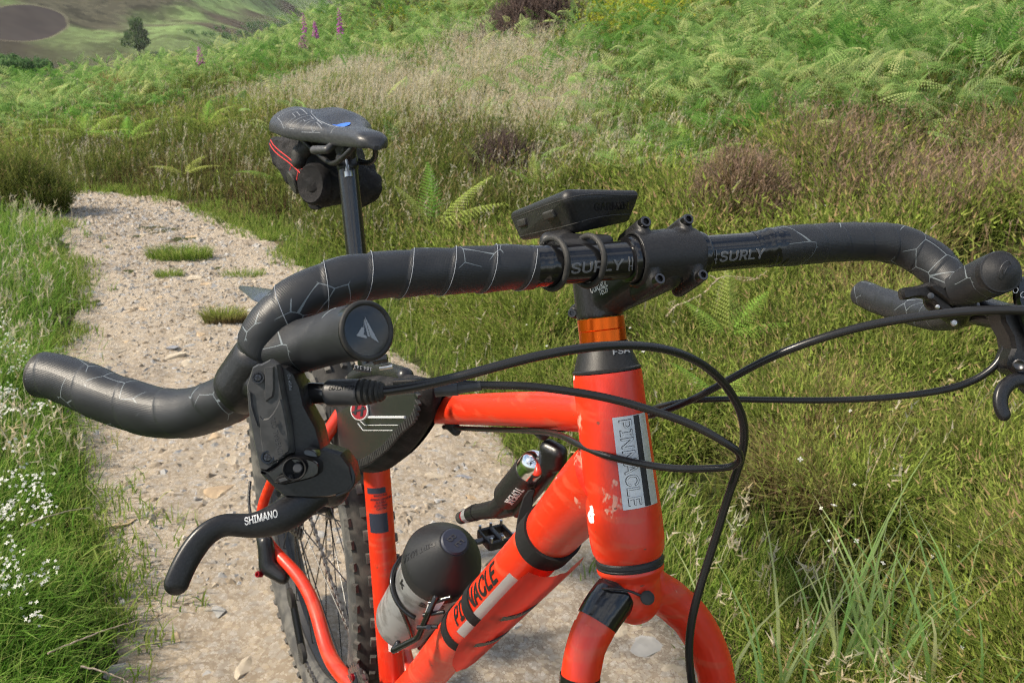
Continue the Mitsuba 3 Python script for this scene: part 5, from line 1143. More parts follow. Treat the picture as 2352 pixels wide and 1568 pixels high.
# ---------------------------------------------------------------- far side of the valley
def hill_top(az):
    return np.interp(az, [-60, -34, -20, -15, -11.5, -9, -4, 5, 30, 60], [8, 7.5, 6.6, 5.0, 3.32, 3.0, 2.2, 2, 2, 2])
az = np.radians(np.linspace(-62, 40, 150)); rr = np.geomspace(70, 1500, 130)
A_, R_ = np.meshgrid(az, rr, indexing='ij')
tt_ = np.clip((R_ - 180) / 1100, 0, 1)
el = np.degrees(A_); top_ = 1.15 + 1350 * np.tan(np.radians(hill_top(el)))
Zf = -32 + (top_ + 32) * (1 - (1 - tt_) ** 1.5) - 10 * (R_ < 180) * (180 - R_) / 110
Zf = Zf - 60 * np.clip((R_ - 1350) / 200, 0, 1)
q = np.stack([R_ * np.sin(A_), R_ * np.cos(A_), np.zeros_like(R_)], -1)
Zf += (meshkit.fbm(q * np.array([.007, .0035, 1]) , 4, 31) - .5) * 90 * np.clip((R_ - 150) / 500, 0, 1) + (meshkit.fbm(q * .03, 3, 32) - .5) * 5 * np.clip(R_ / 500, 0, 1)
def far_at(u, v):
    d = FW + (u - 1176) / FPX * RT + (v - 784) / FPX * DN
    t = np.geomspace(90, 1600, 1500); Q = CAM + t[:, None] * d
    azq = np.arctan2(Q[:, 0], Q[:, 1]); rq = np.hypot(Q[:, 0], Q[:, 1])
    zz = RegularGridInterpolator((az, rr), Zf, bounds_error=False, fill_value=None)(np.stack([azq, rq], 1))
    k = np.nonzero(Q[:, 2] < zz)[0]
    return np.array([Q[k[0], 0], Q[k[0], 1], zz[k[0]]]) if len(k) else Q[-1]
OV = [far_at(45, 55), far_at(130, 70), far_at(45, 30)]
ov_c = OV[0]; ov_a = .86 * np.linalg.norm(OV[1][:2] - ov_c[:2]) 
def moor(p, n, uv):
    w1 = fbm(p.x * .011, p.y * .011, 0, 4); w2 = fbm(p.x * .0045 + 5, p.y * .0045, 0, 4); w3 = fbm(p.x * .05, p.y * .05, 0, 3)
    w4 = fbm(p.x * .16, p.y * .16, 0, 3)
    c = mix((.095, .145, .050), (.140, .190, .070), w3 * .6 + w4 * .4)
    c = mix(c, (.060, .056, .036), smoothstep(.52, .60, w1 * .55 + w2 * .45 + (w3 - .5) * .16))
    c = mix(c, (.052, .042, .030), smoothstep(.57, .65, fbm(p.x * .009 + 70, p.y * .004, 0, 4) + (w3 - .5) * .14))
    c = mix(c, (.13, .18, .06), smoothstep(.60, .66, fbm(p.x * .014 + 40, p.y * .006, 0, 3) + (w4 - .5) * .1) * .8)
    c = mix(c, c * .55, smoothstep(.50, .70, w4)); c = mix(c, c * 1.35, smoothstep(.52, .35, fbm(p.x * .5, p.y * .5, 0, 2)))
    c = mix(c, (.048, .042, .028), smoothstep(12.0, -4.0, p.z + (w1 - .5) * 50 + p.x * .03) * .9)
    d = dr.sqrt(dr.square((p.x - float(ov_c[0])) / float(ov_a)) + dr.square((p.y - float(ov_c[1])) / float(ov_a * 2.6))) + (w3 - .5) * .30
    c = mix(c, (.15, .13, .09), smoothstep(1.10, 1.05, d) * .6)
    return mix(c, mix((.040, .032, .032), (.06, .05, .045), w4), smoothstep(1.03, .97, d))
scene['m_moor'] = prin(mikit.proc(moor), .95, specular=.1)
V = np.concatenate([q[..., :2], Zf[..., None]], -1).reshape(-1, 3); i, j = np.meshgrid(np.arange(149), np.arange(129), indexing='ij'); a = (i * 130 + j).ravel()
obj('hills', (V, np.vstack([np.stack([a, a + 130, a + 131], 1), np.stack([a, a + 131, a + 1], 1)])), 'm_moor', smooth=True, kind='structure')
Az2, Rr2 = np.meshgrid(np.radians(np.linspace(-40, 20, 90)), np.array([1600., 1800, 2100, 2500, 3000, 3600]), indexing='ij')
Zr = np.interp(Rr2, [1600, 1800, 2500, 3000, 3600], [-40, 40, 150, 170, 60]) * (.72 + .5 * meshkit.fbm(np.stack([Az2 * 9, Rr2 * .002, Az2 * 0], -1), 3, 41))
i, j = np.meshgrid(np.arange(89), np.arange(5), indexing='ij'); a = (i * 6 + j).ravel()
obj('hills_001', (np.stack([Rr2 * np.sin(Az2), Rr2 * np.cos(Az2), Zr], -1).reshape(-1, 3), np.vstack([np.stack([a, a + 6, a + 7], 1), np.stack([a, a + 7, a + 1], 1)])), 'm_moor', smooth=True, kind='structure')
# ================================================================ vegetation
def leafmat(key, stops, tipc=None, patch=None, trans=.9, rough=.55, gain=1.9):
    "stops: colours picked by uv.x; tipc: colour of the tips; patch: (colour, scale, lo, hi)"
    g_ = lambda c: tuple(min(.6, x * gain) for x in c)
    stops = [g_(c) for c in stops]
    tips = [] if tipc is None else [(g_(q_[0]), *q_[1:]) for q_ in (tipc if isinstance(tipc, list) else [tipc])]; patch = patch and [(g_(q_[0]), *q_[1:]) for q_ in patch]
    def fn(p, n, uv):
        k = uv.x * (len(stops) - 1); c = mi.Color3f(stops[0])
        for s in range(1, len(stops)): c = mix(c, stops[s], dr.clip(k - (s - 1), 0, 1))
        if patch is not None:
            for pc_, sc, lo, hi in patch: c = mix(c, pc_, smoothstep(lo, hi, fbm(p.x * sc + 3, p.y * sc, p.z * sc, 3)))
        for t_ in tips: c = mix(c, t_[0], smoothstep(t_[1], t_[2], uv.y) * smoothstep(t_[3], t_[3] + .2, noise(uv.x * 37.0, uv.x * 91)))
        return c
    scene[key] = {'type': 'principledthin', 'base_color': mikit.proc(fn), 'roughness': rough, 'diff_trans': trans, 'spec_trans': 0.0, 'eta': 1.4}
leafmat('m_heather', [(.030, .042, .009), (.048, .070, .013), (.070, .095, .018), (.10, .105, .03)], [((.135, .172, .034), .25, .95, .28), ((.19, .125, .072), .62, 1.0, .55)], [((.028, .040, .010), 1.6, .50, .66), ((.10, .068, .042), 2.3, .58, .72)], gain=2.4)
leafmat('m_heather_dark', [(.036, .050, .012), (.054, .074, .016), (.076, .088, .022), (.10, .085, .034)], [((.090, .110, .028), .35, 1.0, .3), ((.15, .10, .055), .70, 1.0, .58)], [((.056, .042, .020), 1.2, .54, .68)], gain=1.9)
leafmat('m_heather_brown', [(.085, .060, .036), (.13, .092, .055), (.16, .12, .075), (.10, .115, .035)], ((.20, .14, .11), .5, .95, .4))
leafmat('m_heather_dead', [(.055, .040, .034), (.085, .062, .055), (.12, .09, .08)])
leafmat('m_grass', [(.060, .105, .016), (.095, .150, .026), (.135, .185, .040), (.19, .20, .065)], ((.26, .22, .10), .6, 1.0, .55))
leafmat('m_grass_lush', [(.055, .125, .018), (.085, .170, .026), (.125, .205, .040), (.20, .23, .075)], ((.22, .23, .09), .7, 1.0, .6))
leafmat('m_grass_dry', [(.28, .22, .12), (.36, .27, .18), (.42, .33, .24), (.20, .20, .075)], ((.40, .28, .22), .5, 1.0, .3))
leafmat('m_seed', [(.42, .30, .22), (.36, .25, .20), (.46, .38, .24)])
leafmat('m_sedge', [(.15, .11, .05), (.22, .15, .07), (.13, .13, .04)])
leafmat('m_bracken', [(.055, .105, .030), (.120, .200, .058), (.185, .265, .090), (.28, .32, .135)], ((.27, .27, .09), .75, 1.0, .6), [((.07, .15, .03), .8, .5, .65)], trans=1.1, gain=2.0)
leafmat('m_fern', [(.095, .200, .032), (.140, .255, .045), (.19, .29, .06)], None, None, 1.1, gain=2.8)
leafmat('m_bilberry', [(.13, .17, .014), (.19, .21, .02), (.24, .23, .03)])
leafmat('m_broad', [(.10, .18, .050), (.15, .24, .075), (.21, .29, .11)], ((.28, .26, .13), .8, 1.0, .4), gain=2.9)
scene['m_petal'] = {'type': 'principledthin', 'base_color': rgb(.80, .80, .76), 'roughness': .6, 'diff_trans': .5, 'eta': 1.4}
leafmat('m_foxglove', [(.42, .06, .26), (.50, .10, .33), (.38, .05, .22)])
leafmat('m_tree', [(.030, .055, .022), (.045, .075, .028), (.06, .095, .035)])
leafmat('m_shrub', [(.045, .085, .035), (.06, .11, .045), (.08, .13, .05)])
scene['m_twig'] = prin(fleck((.34, .27, .20), (.46, .38, .30), 80, .3, .7), .85)
scene['m_wood'] = prin(fleck((.10, .075, .055), (.19, .15, .11), 60, .3, .7), .9)
scene['m_bark'] = prin(fleck((.05, .042, .035), (.09, .075, .06), 30, .3, .7), .9)

def ups(n): return np.tile([0, 0, 1.0], (n, 1))
def rdir(n):
    a = rng.uniform(0, 2 * np.pi, n); return np.stack([np.cos(a), np.sin(a), np.zeros(n)], 1)
def blades(B, h, w, lean, side=None, nseg=3, droop=.5, rnd=None):
    """tapering grass blades: B (n,3), h heights, w widths, lean (n,3) horizontal offset of the tip in units of h"""
    n = len(B); h = np.broadcast_to(h, (n,)); w = np.broadcast_to(w, (n,))
    sd = rdir(n) if side is None else side
    t = np.linspace(0, 1, nseg + 1)
    P = B[:, None] + h[:, None, None] * ((t - droop * .45 * t ** 3 * np.linalg.norm(lean, axis=1, keepdims=True))[..., None] * np.array([0, 0, 1.0]) + (t ** 1.8)[None, :, None] * lean[:, None])
    ww = (w[:, None] * np.array([.75, 1, .8, .5, .3])[np.minimum(np.arange(nseg), 4)][None]) / 2
    L_ = P[:, :-1] - ww[..., None] * sd[:, None]; R_ = P[:, :-1] + ww[..., None] * sd[:, None]
    V = np.concatenate([np.stack([L_, R_], 2).reshape(n, 2 * nseg, 3), P[:, -1:]], 1)
    F = []
    for k in range(nseg - 1): F += [(2 * k, 2 * k + 1, 2 * k + 3), (2 * k, 2 * k + 3, 2 * k + 2)]
    F.append((2 * nseg - 2, 2 * nseg - 1, 2 * nseg))
    m = 2 * nseg + 1
    F = (np.array(F)[None] + m * np.arange(n)[:, None, None]).reshape(-1, 3)
    r = rng.random(n) if rnd is None else rnd
    uv = np.stack([np.repeat(r, m), np.tile(np.r_[np.repeat(t[:-1], 2), 1], n)], 1)
    return V.reshape(-1, 3), F, uv
def tris(C, d, ln, w, rnd, tt):
    "single leaf triangles from C along d"
    n = len(C); s = np.cross(d, rng.normal(size=(n, 3))); s /= np.linalg.norm(s, axis=1, keepdims=True) + 1e-9
    V = np.stack([C - s * (w / 2)[:, None], C + s * (w / 2)[:, None], C + d * ln[:, None]], 1)
    uv = np.stack([np.repeat(rnd, 3), np.repeat(tt, 3)], 1)
    return V.reshape(-1, 3), np.arange(3 * n).reshape(n, 3), uv
def join(parts):
    V, F, U, k = [], [], [], 0
    for v, f, u in parts:
        V.append(v); F.append(f + k); U.append(u); k += len(v)
    return (np.vstack(V), np.vstack(F)), np.vstack(U)
def sprigs(B, h, lean, leaves=15, lw=.0026, ll=.016, spread=.75):
    "feathery heather shoots"
    n = len(B); h = np.broadcast_to(h, (n,)); r = rng.random(n)
    st = blades(B, h, lw * .95, lean, nseg=2, rnd=r)
    t = np.tile(np.linspace(.25, .95, leaves), (n, 1)) + rng.uniform(-.03, .03, (n, leaves))
    ax = lean * .9 + np.array([0, 0, 1.0]); ax /= np.linalg.norm(ax, axis=1, keepdims=True)
    C = B[:, None] + h[:, None, None] * (t[..., None] * np.array([0, 0, 1.0]) + (t ** 1.8)[..., None] * lean[:, None])
    o = rng.normal(size=(n, leaves, 3)); d = ax[:, None] + spread * o / np.linalg.norm(o, axis=-1, keepdims=True)
    d /= np.linalg.norm(d, axis=-1, keepdims=True)
    sc = (h / .2)[:, None] * (1.25 - .6 * t) * rng.uniform(.7, 1.4, t.shape)
    lf = tris(C.reshape(-1, 3), d.reshape(-1, 3), (ll * sc).ravel(), (lw * np.sqrt(sc)).ravel(), np.repeat(r, leaves), t.ravel())
    return join([st, lf])
def frond(pairs=15, pin=0, L=1.0, w=.36, sag=.35):
    "a fern frond along +x, lying in xy, tip drooping in z; pin > 0 gives each pinna its own leaflets"
    V, F, U = [], [], []
    def add(p, t):
        k = len(V); V.extend(p); F.append((k, k + 1, k + 2)); U.extend([t] * 3)
    zc = lambda t: -sag * t ** 2.2
    for k in range(5):
        t0, t1 = k / 5, (k + 1) / 5; e = .008 * (1 - .8 * t0)
        add([(t0, -e, zc(t0)), (t0, e, zc(t0)), (t1, 0, zc(t1))], .1)
    for k in range(pairs):
        t = .12 + .86 * (k / (pairs - 1)) ** .92
        l = w * (1 - ((t - .12) / .90)) ** .85 * min(1, .55 + (t - .1) * 3.2) + .012
        wd = .86 / pairs * .50
        for s in (-1, 1):
            dx, dy = .42, s * .90
            b = np.array([t, 0, zc(t)]); dv = np.array([dx, dy, -.22 - .2 * t]); pv = np.array([-dy, dx, .0]) * s
            if pin == 0:
                m = b + dv * l * .45; e = b + dv * l + np.array([0, 0, -.25 * l])
                add([tuple(b), tuple(m + pv * wd * .62), tuple(e)], t); add([tuple(b), tuple(e), tuple(m - pv * wd * .58)], t)
            else:
                e = b + dv * l + np.array([0, 0, -.2 * l])
                add([tuple(b - pv * .004), tuple(b + pv * .004), tuple(e)], t)
                for j in range(pin):
                    q_ = (j + .4) / pin; o = b + (e - b) * q_; ll_ = wd * 1.15 * (1 - .8 * q_) + .003
                    for s2 in (-1, 1):
                        tip = o + pv * s2 * ll_ + dv * ll_ * .35; ew = l / pin * .34
                        add([tuple(o - dv * ew), tuple(o + dv * ew), tuple(tip)], t)
    return np.array(V), np.array(F), np.array(U)
def place(tmpl, B, size, yaw, pitch, roll, rnd):
    "copies of a frond: base B, length, heading yaw, rise pitch, roll"
    V, F, t = tmpl; n = len(B)
    cy, sy, cp, sp, cr, sr = np.cos(yaw), np.sin(yaw), np.cos(pitch), np.sin(pitch), np.cos(roll), np.sin(roll)
    y, z = V[None, :, 1] * cr[:, None] - V[None, :, 2] * sr[:, None], V[None, :, 1] * sr[:, None] + V[None, :, 2] * cr[:, None]
    x = V[None, :, 0]
    x2, z2 = x * cp[:, None] - z * sp[:, None], x * sp[:, None] + z * cp[:, None]
    Q = np.stack([x2 * cy[:, None] - y * sy[:, None], x2 * sy[:, None] + y * cy[:, None], z2], -1) * size[:, None, None] + B[:, None]
    return Q.reshape(-1, 3), (F[None] + len(V) * np.arange(n)[:, None, None]).reshape(-1, 3), np.stack([np.repeat(rnd, len(V)), np.tile(t, n)], 1)
def veg(key, mu, mat, **lab):
    (V, F), U = mu
    return obj(key, (V, F), mat, uv=U, **lab)
def zone(*pts): return shapely.Polygon([hit(u, v)[:2] for u, v in pts]).buffer(.02)
def pt(x, y): return np.stack([x, y, height(x, y)], 1)
# zones of the hillside, as ground polygons
Z = {
 'bracken': shapely.union_all([zone((1290, 30), (1500, 110), (1750, 60), (1900, 20), (2600, 10), (2700, 300), (2352, 340), (2150, 360), (1900, 350), (1730, 400), (1600, 400), (1540, 280), (1430, 300), (1380, 200), (1320, 150)),
                         zone((-200, 190), (0, 195), (300, 170), (560, 120), (760, 50), (880, 20), (1000, 40), (1140, 30), (1150, 70), (1000, 160), (700, 190), (430, 215), (240, 320), (0, 345), (-300, 340))]),
 'crest': shapely.Polygon([(-13, 12.0), (-8.2, 13.6), (-5.6, 15), (-3.4, 18), (-1.5, 18), (0, 17.5), (1.5, 24), (-4, 25), (-9, 18), (-14, 15)]),
 'dry': zone((550, 225), (900, 180), (1170, 80), (1290, 160), (1400, 270), (1300, 340), (1060, 345), (900, 300), (640, 270)),
 'green': zone((1250, 260), (1420, 300), (1600, 300), (1700, 420), (1500, 470), (1300, 440), (1200, 360)),
 'brown': shapely.union_all([zone((1760, 340), (2100, 350), (2600, 380), (2600, 580), (2100, 560), (1800, 520)), zone((980, 110), (1160, 60), (1150, 150), (1010, 200)), zone((1170, 20), (1300, 20), (1310, 80), (1200, 110))]),
 'dark': shapely.union_all([zone((130, 350), (650, 340), (700, 480), (640, 540), (430, 475), (160, 440)), zone((640, 300), (1300, 350), (1320, 520), (900, 600), (640, 540))]),
 'fore': zone((1400, 620), (1750, 560), (2600, 600), (2800, 1900), (1900, 1900), (1600, 1500), (1420, 1100)),
 'bilberry': shapely.union_all([zone((1370, 15), (1600, 15), (1610, 60), (1500, 95), (1390, 90)), zone((850, 55), (960, 50), (955, 95), (860, 100))]),
}
for k_ in Z: shapely.prepare(Z[k_])
def inside(k_, x, y): return shapely.contains(Z[k_], shapely.points(x, y))
N = 62000
r_s = np.exp(rng.uniform(np.log(.75), np.log(27), N)); a_s = np.radians(rng.uniform(-44, 46, N))
N2 = 9000                                                       # thinner cover on both sides of the view
r_s = np.r_[r_s, np.exp(rng.uniform(np.log(.9), np.log(11), N2))]; a_s = np.r_[a_s, np.radians(np.where(rng.random(N2) < .6, rng.uniform(-95, -44, N2), rng.uniform(46, 85, N2)))]; N += N2
x_s, y_s = r_s * np.sin(a_s), r_s * np.cos(a_s)
pd = path_dist(x_s, y_s)
# which side of the track
mid = np.array([np.interp(y_s, LE[::1, 1][:9], LE[:9, 0])]).ravel()
left = (x_s < mid) & (y_s < 6.6)
keep = pd > rng.uniform(-.03, .05, N)
x_s, y_s, r_s, pd, left = x_s[keep], y_s[keep], r_s[keep], pd[keep], left[keep]
P_s = pt(x_s, y_s); n_s = len(P_s)
clump = meshkit.fbm(P_s * 2.3, 3, 51); fine_ = meshkit.noise(P_s * 7.0, 52)
u_ = rng.random(n_s)
kind = np.full(n_s, 'fore', dtype=object)                       # default: mixed heather and grass
kind[u_ < np.where((x_s > -.3) & (r_s < 5), .10, .30)] = 'mix'
for k_ in ('dark', 'fore', 'green', 'brown', 'dry', 'bracken', 'crest', 'bilberry'):
    jit = rng.normal(size=(n_s, 2)) * (.03 * r_s)[:, None]
    ins = inside(k_, x_s + jit[:, 0], y_s + jit[:, 1]) & ~left & (rng.random(n_s) < .92)
    kind[ins] = k_
kind[left] = 'verge'
kind[~left & (pd < .16) & (y_s < 6) & (rng.random(n_s) < .75)] = 'border'
edge = np.clip(pd / .35, .35, 1.0)                              # plants are lower beside the track
def grab(*ks, p=1.0):
    return np.nonzero(np.isin(kind, ks) & (rng.random(n_s) < p))[0]
def rep(idx, k, spread):
    i = np.repeat(idx, k); B = P_s[i].copy(); B[:, :2] += rng.normal(size=(len(i), 2)) * (spread * (1 + .12 * r_s[i]))[:, None]; B[:, 2] = height(B[:, 0], B[:, 1]) - .004
    return i, B
far = 1 + .055 * np.clip(r_s - 2, 0, 20)
def leans(n, a, wind=(.10, -.06, 0)): return rdir(n) * rng.uniform(0, a, n)[:, None] + np.array(wind)
# heather, olive, in front: bushy tufts of feathery shoots fanning outwards, dark gaps between
def heather_tufts(idx, k, spread, hlo, hhi):
    i = np.repeat(idx, k); off = rng.normal(size=(len(i), 2)) * (spread * (1 + .12 * r_s[i]))[:, None]
    B = P_s[i].copy(); B[:, :2] += off * .55; B[:, 2] = height(B[:, 0], B[:, 1]) - .004
    ln_ = np.c_[off / spread * .38, np.zeros(len(i))] + rdir(len(i)) * .22 + np.array([-.14, .0, 0])
    h = rng.uniform(hlo, hhi, len(i)) * (.45 + 1.05 * clump[i]) * np.clip(edge[i], .5, 1) * far[i]
    return i, B, h, ln_
i1 = np.r_[grab('fore', p=.62), grab('mix', p=.30), grab('brown', p=.35), grab('border', p=.15)]
i1 = i1[(clump[i1] + .45 * (fine_[i1] - .5)) > .48]
near = r_s[i1] < 3.3
ia, Ba, ha, la = heather_tufts(i1[near], 13, .055, .12, .25)
veg('heather', sprigs(Ba, ha, la, 7, .0042, .027, .52), 'm_heather', kind='stuff', label='olive green heather shoots with pinkish tips covering the bank', category='heather')
ib, Bb, hb_, lb = heather_tufts(i1[~near], 9, .065, .12, .24)
veg('heather_001', sprigs(Bb, hb_, lb, 5, .0082, .036, .5), 'm_heather', kind='stuff', label='olive heather farther up the bank', category='heather')
i2, B2_ = rep(np.r_[grab('dark', p=.75), grab('bracken', p=.22), grab('fore', p=.18)], 5, .04)
veg('heather_002', sprigs(B2_, np.where(kind[i2] == 'fore', .35, 1) * rng.uniform(.15, .34, len(i2)) * (.5 + clump[i2]) * np.clip(edge[i2] + .2, 0, 1), leans(len(i2), .5), 6, .0075, .034, .75), 'm_heather_dark', kind='stuff', label='dark green heather behind the saddle and along the bend', category='heather')
i3, B3_ = rep(grab('brown', p=.5), 4, .04)
veg('heather_003', sprigs(B3_, rng.uniform(.12, .30, len(i3)) * (.5 + clump[i3]) * far[i3], leans(len(i3), .6), 10, .0055, .026, .8), 'm_heather_brown', kind='stuff', label='brown heather on the right bank above the handlebar', category='heather')
# green grass on the bank and mixed through the heather
i4 = np.r_[grab('border'), grab('border', p=.6), grab('mix', p=.6), grab('fore', p=.035), grab('green'), grab('dark', p=.25), grab('brown', p=.15), grab('dry', p=.35), grab('bracken', p=.50)]
i4, B4_ = rep(i4, 6, .045)
veg('grass', join([blades(B4_, rng.uniform(.10, .26, len(i4)) * (.6 + .7 * clump[i4]) * np.clip(edge[i4], .45, 1) * far[i4], rng.uniform(.0022, .0038, len(i4)) * far[i4], leans(len(i4), .6, (.14, -.08, 0)), nseg=3)]), 'm_grass', kind='stuff', label='green grass growing through the heather of the bank', category='grass')
# dry grass with seed heads
i5 = np.r_[grab('dry'), grab('mix', p=.02), grab('green', p=.22), grab('fore', p=.0025), grab('border', p=.04), grab('dark', p=.10), grab('bracken', p=.06), np.nonzero((kind == 'verge') & (y_s > 2.0) & (rng.random(n_s) < .10))[0]]
i5, B5_ = rep(i5, 5, .05)
h5 = rng.uniform(.20, .40, len(i5)) * (.6 + .6 * clump[i5]) * np.clip(edge[i5], .5, 1) * (.7 + .3 * far[i5]); l5 = leans(len(i5), .4, (.16, -.05, 0)); r5 = rng.random(len(i5))
st = blades(B5_, h5, .0016 * far[i5], l5, nseg=3, droop=.4, rnd=r5)
hd = []
for q_ in range(5):
    t = .74 + .26 * (q_ + rng.random(len(i5))) / 5
    C = B5_ + h5[:, None] * ((t - .18 * t ** 3 * np.linalg.norm(l5, axis=1))[:, None] * np.array([0, 0, 1.0]) + (t ** 1.8)[:, None] * l5)
    d = rng.normal(size=(len(i5), 3)) * .6 + l5 * .8 + np.array([0, 0, .9]); d /= np.linalg.norm(d, axis=1, keepdims=True)
    hd.append(tris(C, d, .026 * far[i5] * rng.uniform(.6, 1.3, len(i5)), .0045 * far[i5], r5, t))
veg('dry_grass', join([st] + hd), 'm_grass_dry', kind='stuff', label='dry beige grass with pinkish seed heads on the slope behind the saddle', category='dry grass')
# bracken
T0, T1 = frond(10, 0, w=.40), frond(13, 3, w=.40)
i6, B6_ = rep(np.r_[grab('bracken', p=.58), grab('crest', p=.75), grab('green', p=.07), grab('dry', p=.03)], 3, .16)
ok = (clump[i6] + .25 * fine_[i6] > np.where(kind[i6] == 'bracken', .57, .50)) | (rng.random(len(i6)) < .08); ok &= r_s[i6] > 4.2; i6, B6_ = i6[ok], B6_[ok]
d6 = r_s[i6]; B6_[:, 2] += rng.uniform(.06, .50, len(i6)) * (.35 + .9 * clump[i6])
s6 = rng.uniform(.13, .30, len(i6)) * np.clip(.45 + r_s[i6] / 16, .6, 1.15); yaw6 = rng.uniform(0, 6.28, len(i6)); pit6 = rng.uniform(-.15, 1.15, len(i6)); rol6 = rng.normal(0, .75, len(i6)); rn6 = np.clip(.05 + .95 * clump[i6] + .30 * rng.normal(size=len(i6)), 0, 1)
nr = d6 < 6.2
veg('bracken', join([place(T0, B6_[~nr], s6[~nr], yaw6[~nr], pit6[~nr], rol6[~nr], rn6[~nr]), place(T1, B6_[nr], s6[nr], yaw6[nr], pit6[nr], rol6[nr], rn6[nr])]), 'm_bracken', kind='stuff', label='bright green bracken spread over the hillside', category='bracken')
# verge on the left: lush grass with small white flowers
i7, B7_ = rep(grab('verge', p=.85), 8, .037)
h7 = rng.uniform(.11, .31, len(i7)) * np.clip(.1 + 1.7 * clump[i7], .35, 1.5) * np.clip(.55 + pd[i7], .5, 1.15)
over = np.stack([np.clip(.35 - pd[i7], 0, .4) * 1.2, np.zeros(len(i7)), np.zeros(len(i7))], 1)
veg('grass_001', join([blades(B7_, h7, rng.uniform(.0018, .0032, len(i7)) * np.where(rng.random(len(i7)) < .07, 2.1, 1) * far[i7], leans(len(i7), .75, (.16, -.12, 0)) + over, nseg=3, droop=.9)]), 'm_grass_lush', kind='stuff', label='lush fine grass on the left verge beside the track', category='grass')
ke = rng.integers(110, 400, 7000); sd_ = rng.random(7000) < .5
eb_ = np.where(sd_[:, None], Re[ke], Le[ke]); ob = np.where(sd_[:, None], Le[ke], Re[ke]); inw = (ob - eb_) / np.linalg.norm(ob - eb_, axis=1, keepdims=True)
eb_ = eb_ + inw * (rng.normal(.0, .07, 7000)[:, None]) + rng.normal(size=(7000, 2)) * .02
eb_ = eb_[meshkit.fbm(np.c_[eb_, np.zeros(7000)] * 3.1, 3, 77) > .46]; eb_ = np.repeat(eb_, 8, 0) + rng.normal(size=(len(eb_) * 8, 2)) * .016
ne = len(eb_); Be = np.c_[eb_, np.maximum(height(eb_[:, 0], eb_[:, 1]), track_z(eb_[:, 0], eb_[:, 1])) - .006]
veg('grass_002', join([blades(Be, rng.uniform(.02, .075, ne), rng.uniform(.0022, .004, ne) * (1 + .05 * np.hypot(eb_[:, 0], eb_[:, 1])), leans(ne, .8), nseg=3, droop=.6)]), 'm_grass', kind='stuff', label='short ragged grass along both edges of the track', category='grass')
def flowers(n, B, size):
    r = rng.random(n); parts = []
    nrm = rng.normal(size=(n, 3)) * .5 + np.array([0, -.4, .9]); nrm /= np.linalg.norm(nrm, axis=1, keepdims=True)
    e = np.cross(nrm, rng.normal(size=(n, 3))); e /= np.linalg.norm(e, axis=1, keepdims=True); f_ = np.cross(nrm, e)
    V = []
    for k in range(4):
        a = k * np.pi / 2; d = np.cos(a) * e + np.sin(a) * f_; s = -np.sin(a) * e + np.cos(a) * f_
        V += [B, B + size[:, None] * (.6 * d + .34 * s), B + size[:, None] * d, B, B + size[:, None] * d, B + size[:, None] * (.6 * d - .34 * s)]
    V = np.stack(V, 1).reshape(-1, 3)
    return V, np.arange(len(V)).reshape(-1, 3), np.zeros((len(V), 2))
cl = []
for (u, v, m_, sx_, sy_) in ((20, 1130, 34, 70, 60), (70, 1240, 30, 60, 60), (110, 1400, 26, 70, 60), (30, 1500, 30, 60, 70), (180, 1450, 16, 60, 60), (40, 960, 18, 50, 60), (70, 830, 22, 60, 40), (100, 1010, 12, 40, 50), (150, 1330, 12, 60, 60), (10, 880, 14, 40, 60), (330, 325, 10, 90, 12)):
    for _ in range(int(m_ * .32)):
        g = hit(u + rng.normal() * sx_, v + 60 + rng.normal() * sy_)
        if path_dist([g[0]], [g[1]])[0] < .02: continue
        k = rng.integers(5, 22); cl.append(g + np.array([0, 0, rng.uniform(.12, .27)]) + rng.normal(size=(k, 3)) * np.array([.016, .016, .012]))
cl = np.vstack(cl)
veg('bedstraw', join([flowers(len(cl), cl, rng.uniform(.0030, .0052, len(cl)))]), 'm_petal', kind='stuff', label='tiny white flowers in frothy clusters on the left verge', category='white flowers')
wf2 = grab('fore', 'mix', 'dark'); wf2 = wf2[(r_s[wf2] < 5)]; wf2 = rng.choice(wf2, 90, replace=False)
veg('bedstraw_001', join([flowers(90, P_s[wf2] + np.stack([np.zeros(90), np.zeros(90), rng.uniform(.08, .2, 90)], 1), rng.uniform(.004, .007, 90))]), 'm_petal', kind='stuff', label='single small white flowers dotted over the heather bank', category='white flowers')
# bilberry
i8, B8_ = rep(grab('bilberry'), 14, .10); k8 = len(i8); B8_[:, 2] += rng.uniform(.05, .55, k8) * (.4 + .8 * clump[i8])
d8 = rng.normal(size=(k8, 3)) + [0, 0, .8]; d8 /= np.linalg.norm(d8, axis=1, keepdims=True)
veg('bilberry', join([tris(B8_, d8, rng.uniform(.03, .055, k8), rng.uniform(.018, .03, k8), rng.random(k8), rng.random(k8))]), 'm_bilberry', kind='stuff', label='yellow green bilberry patch high on the slope', category='bilberry')
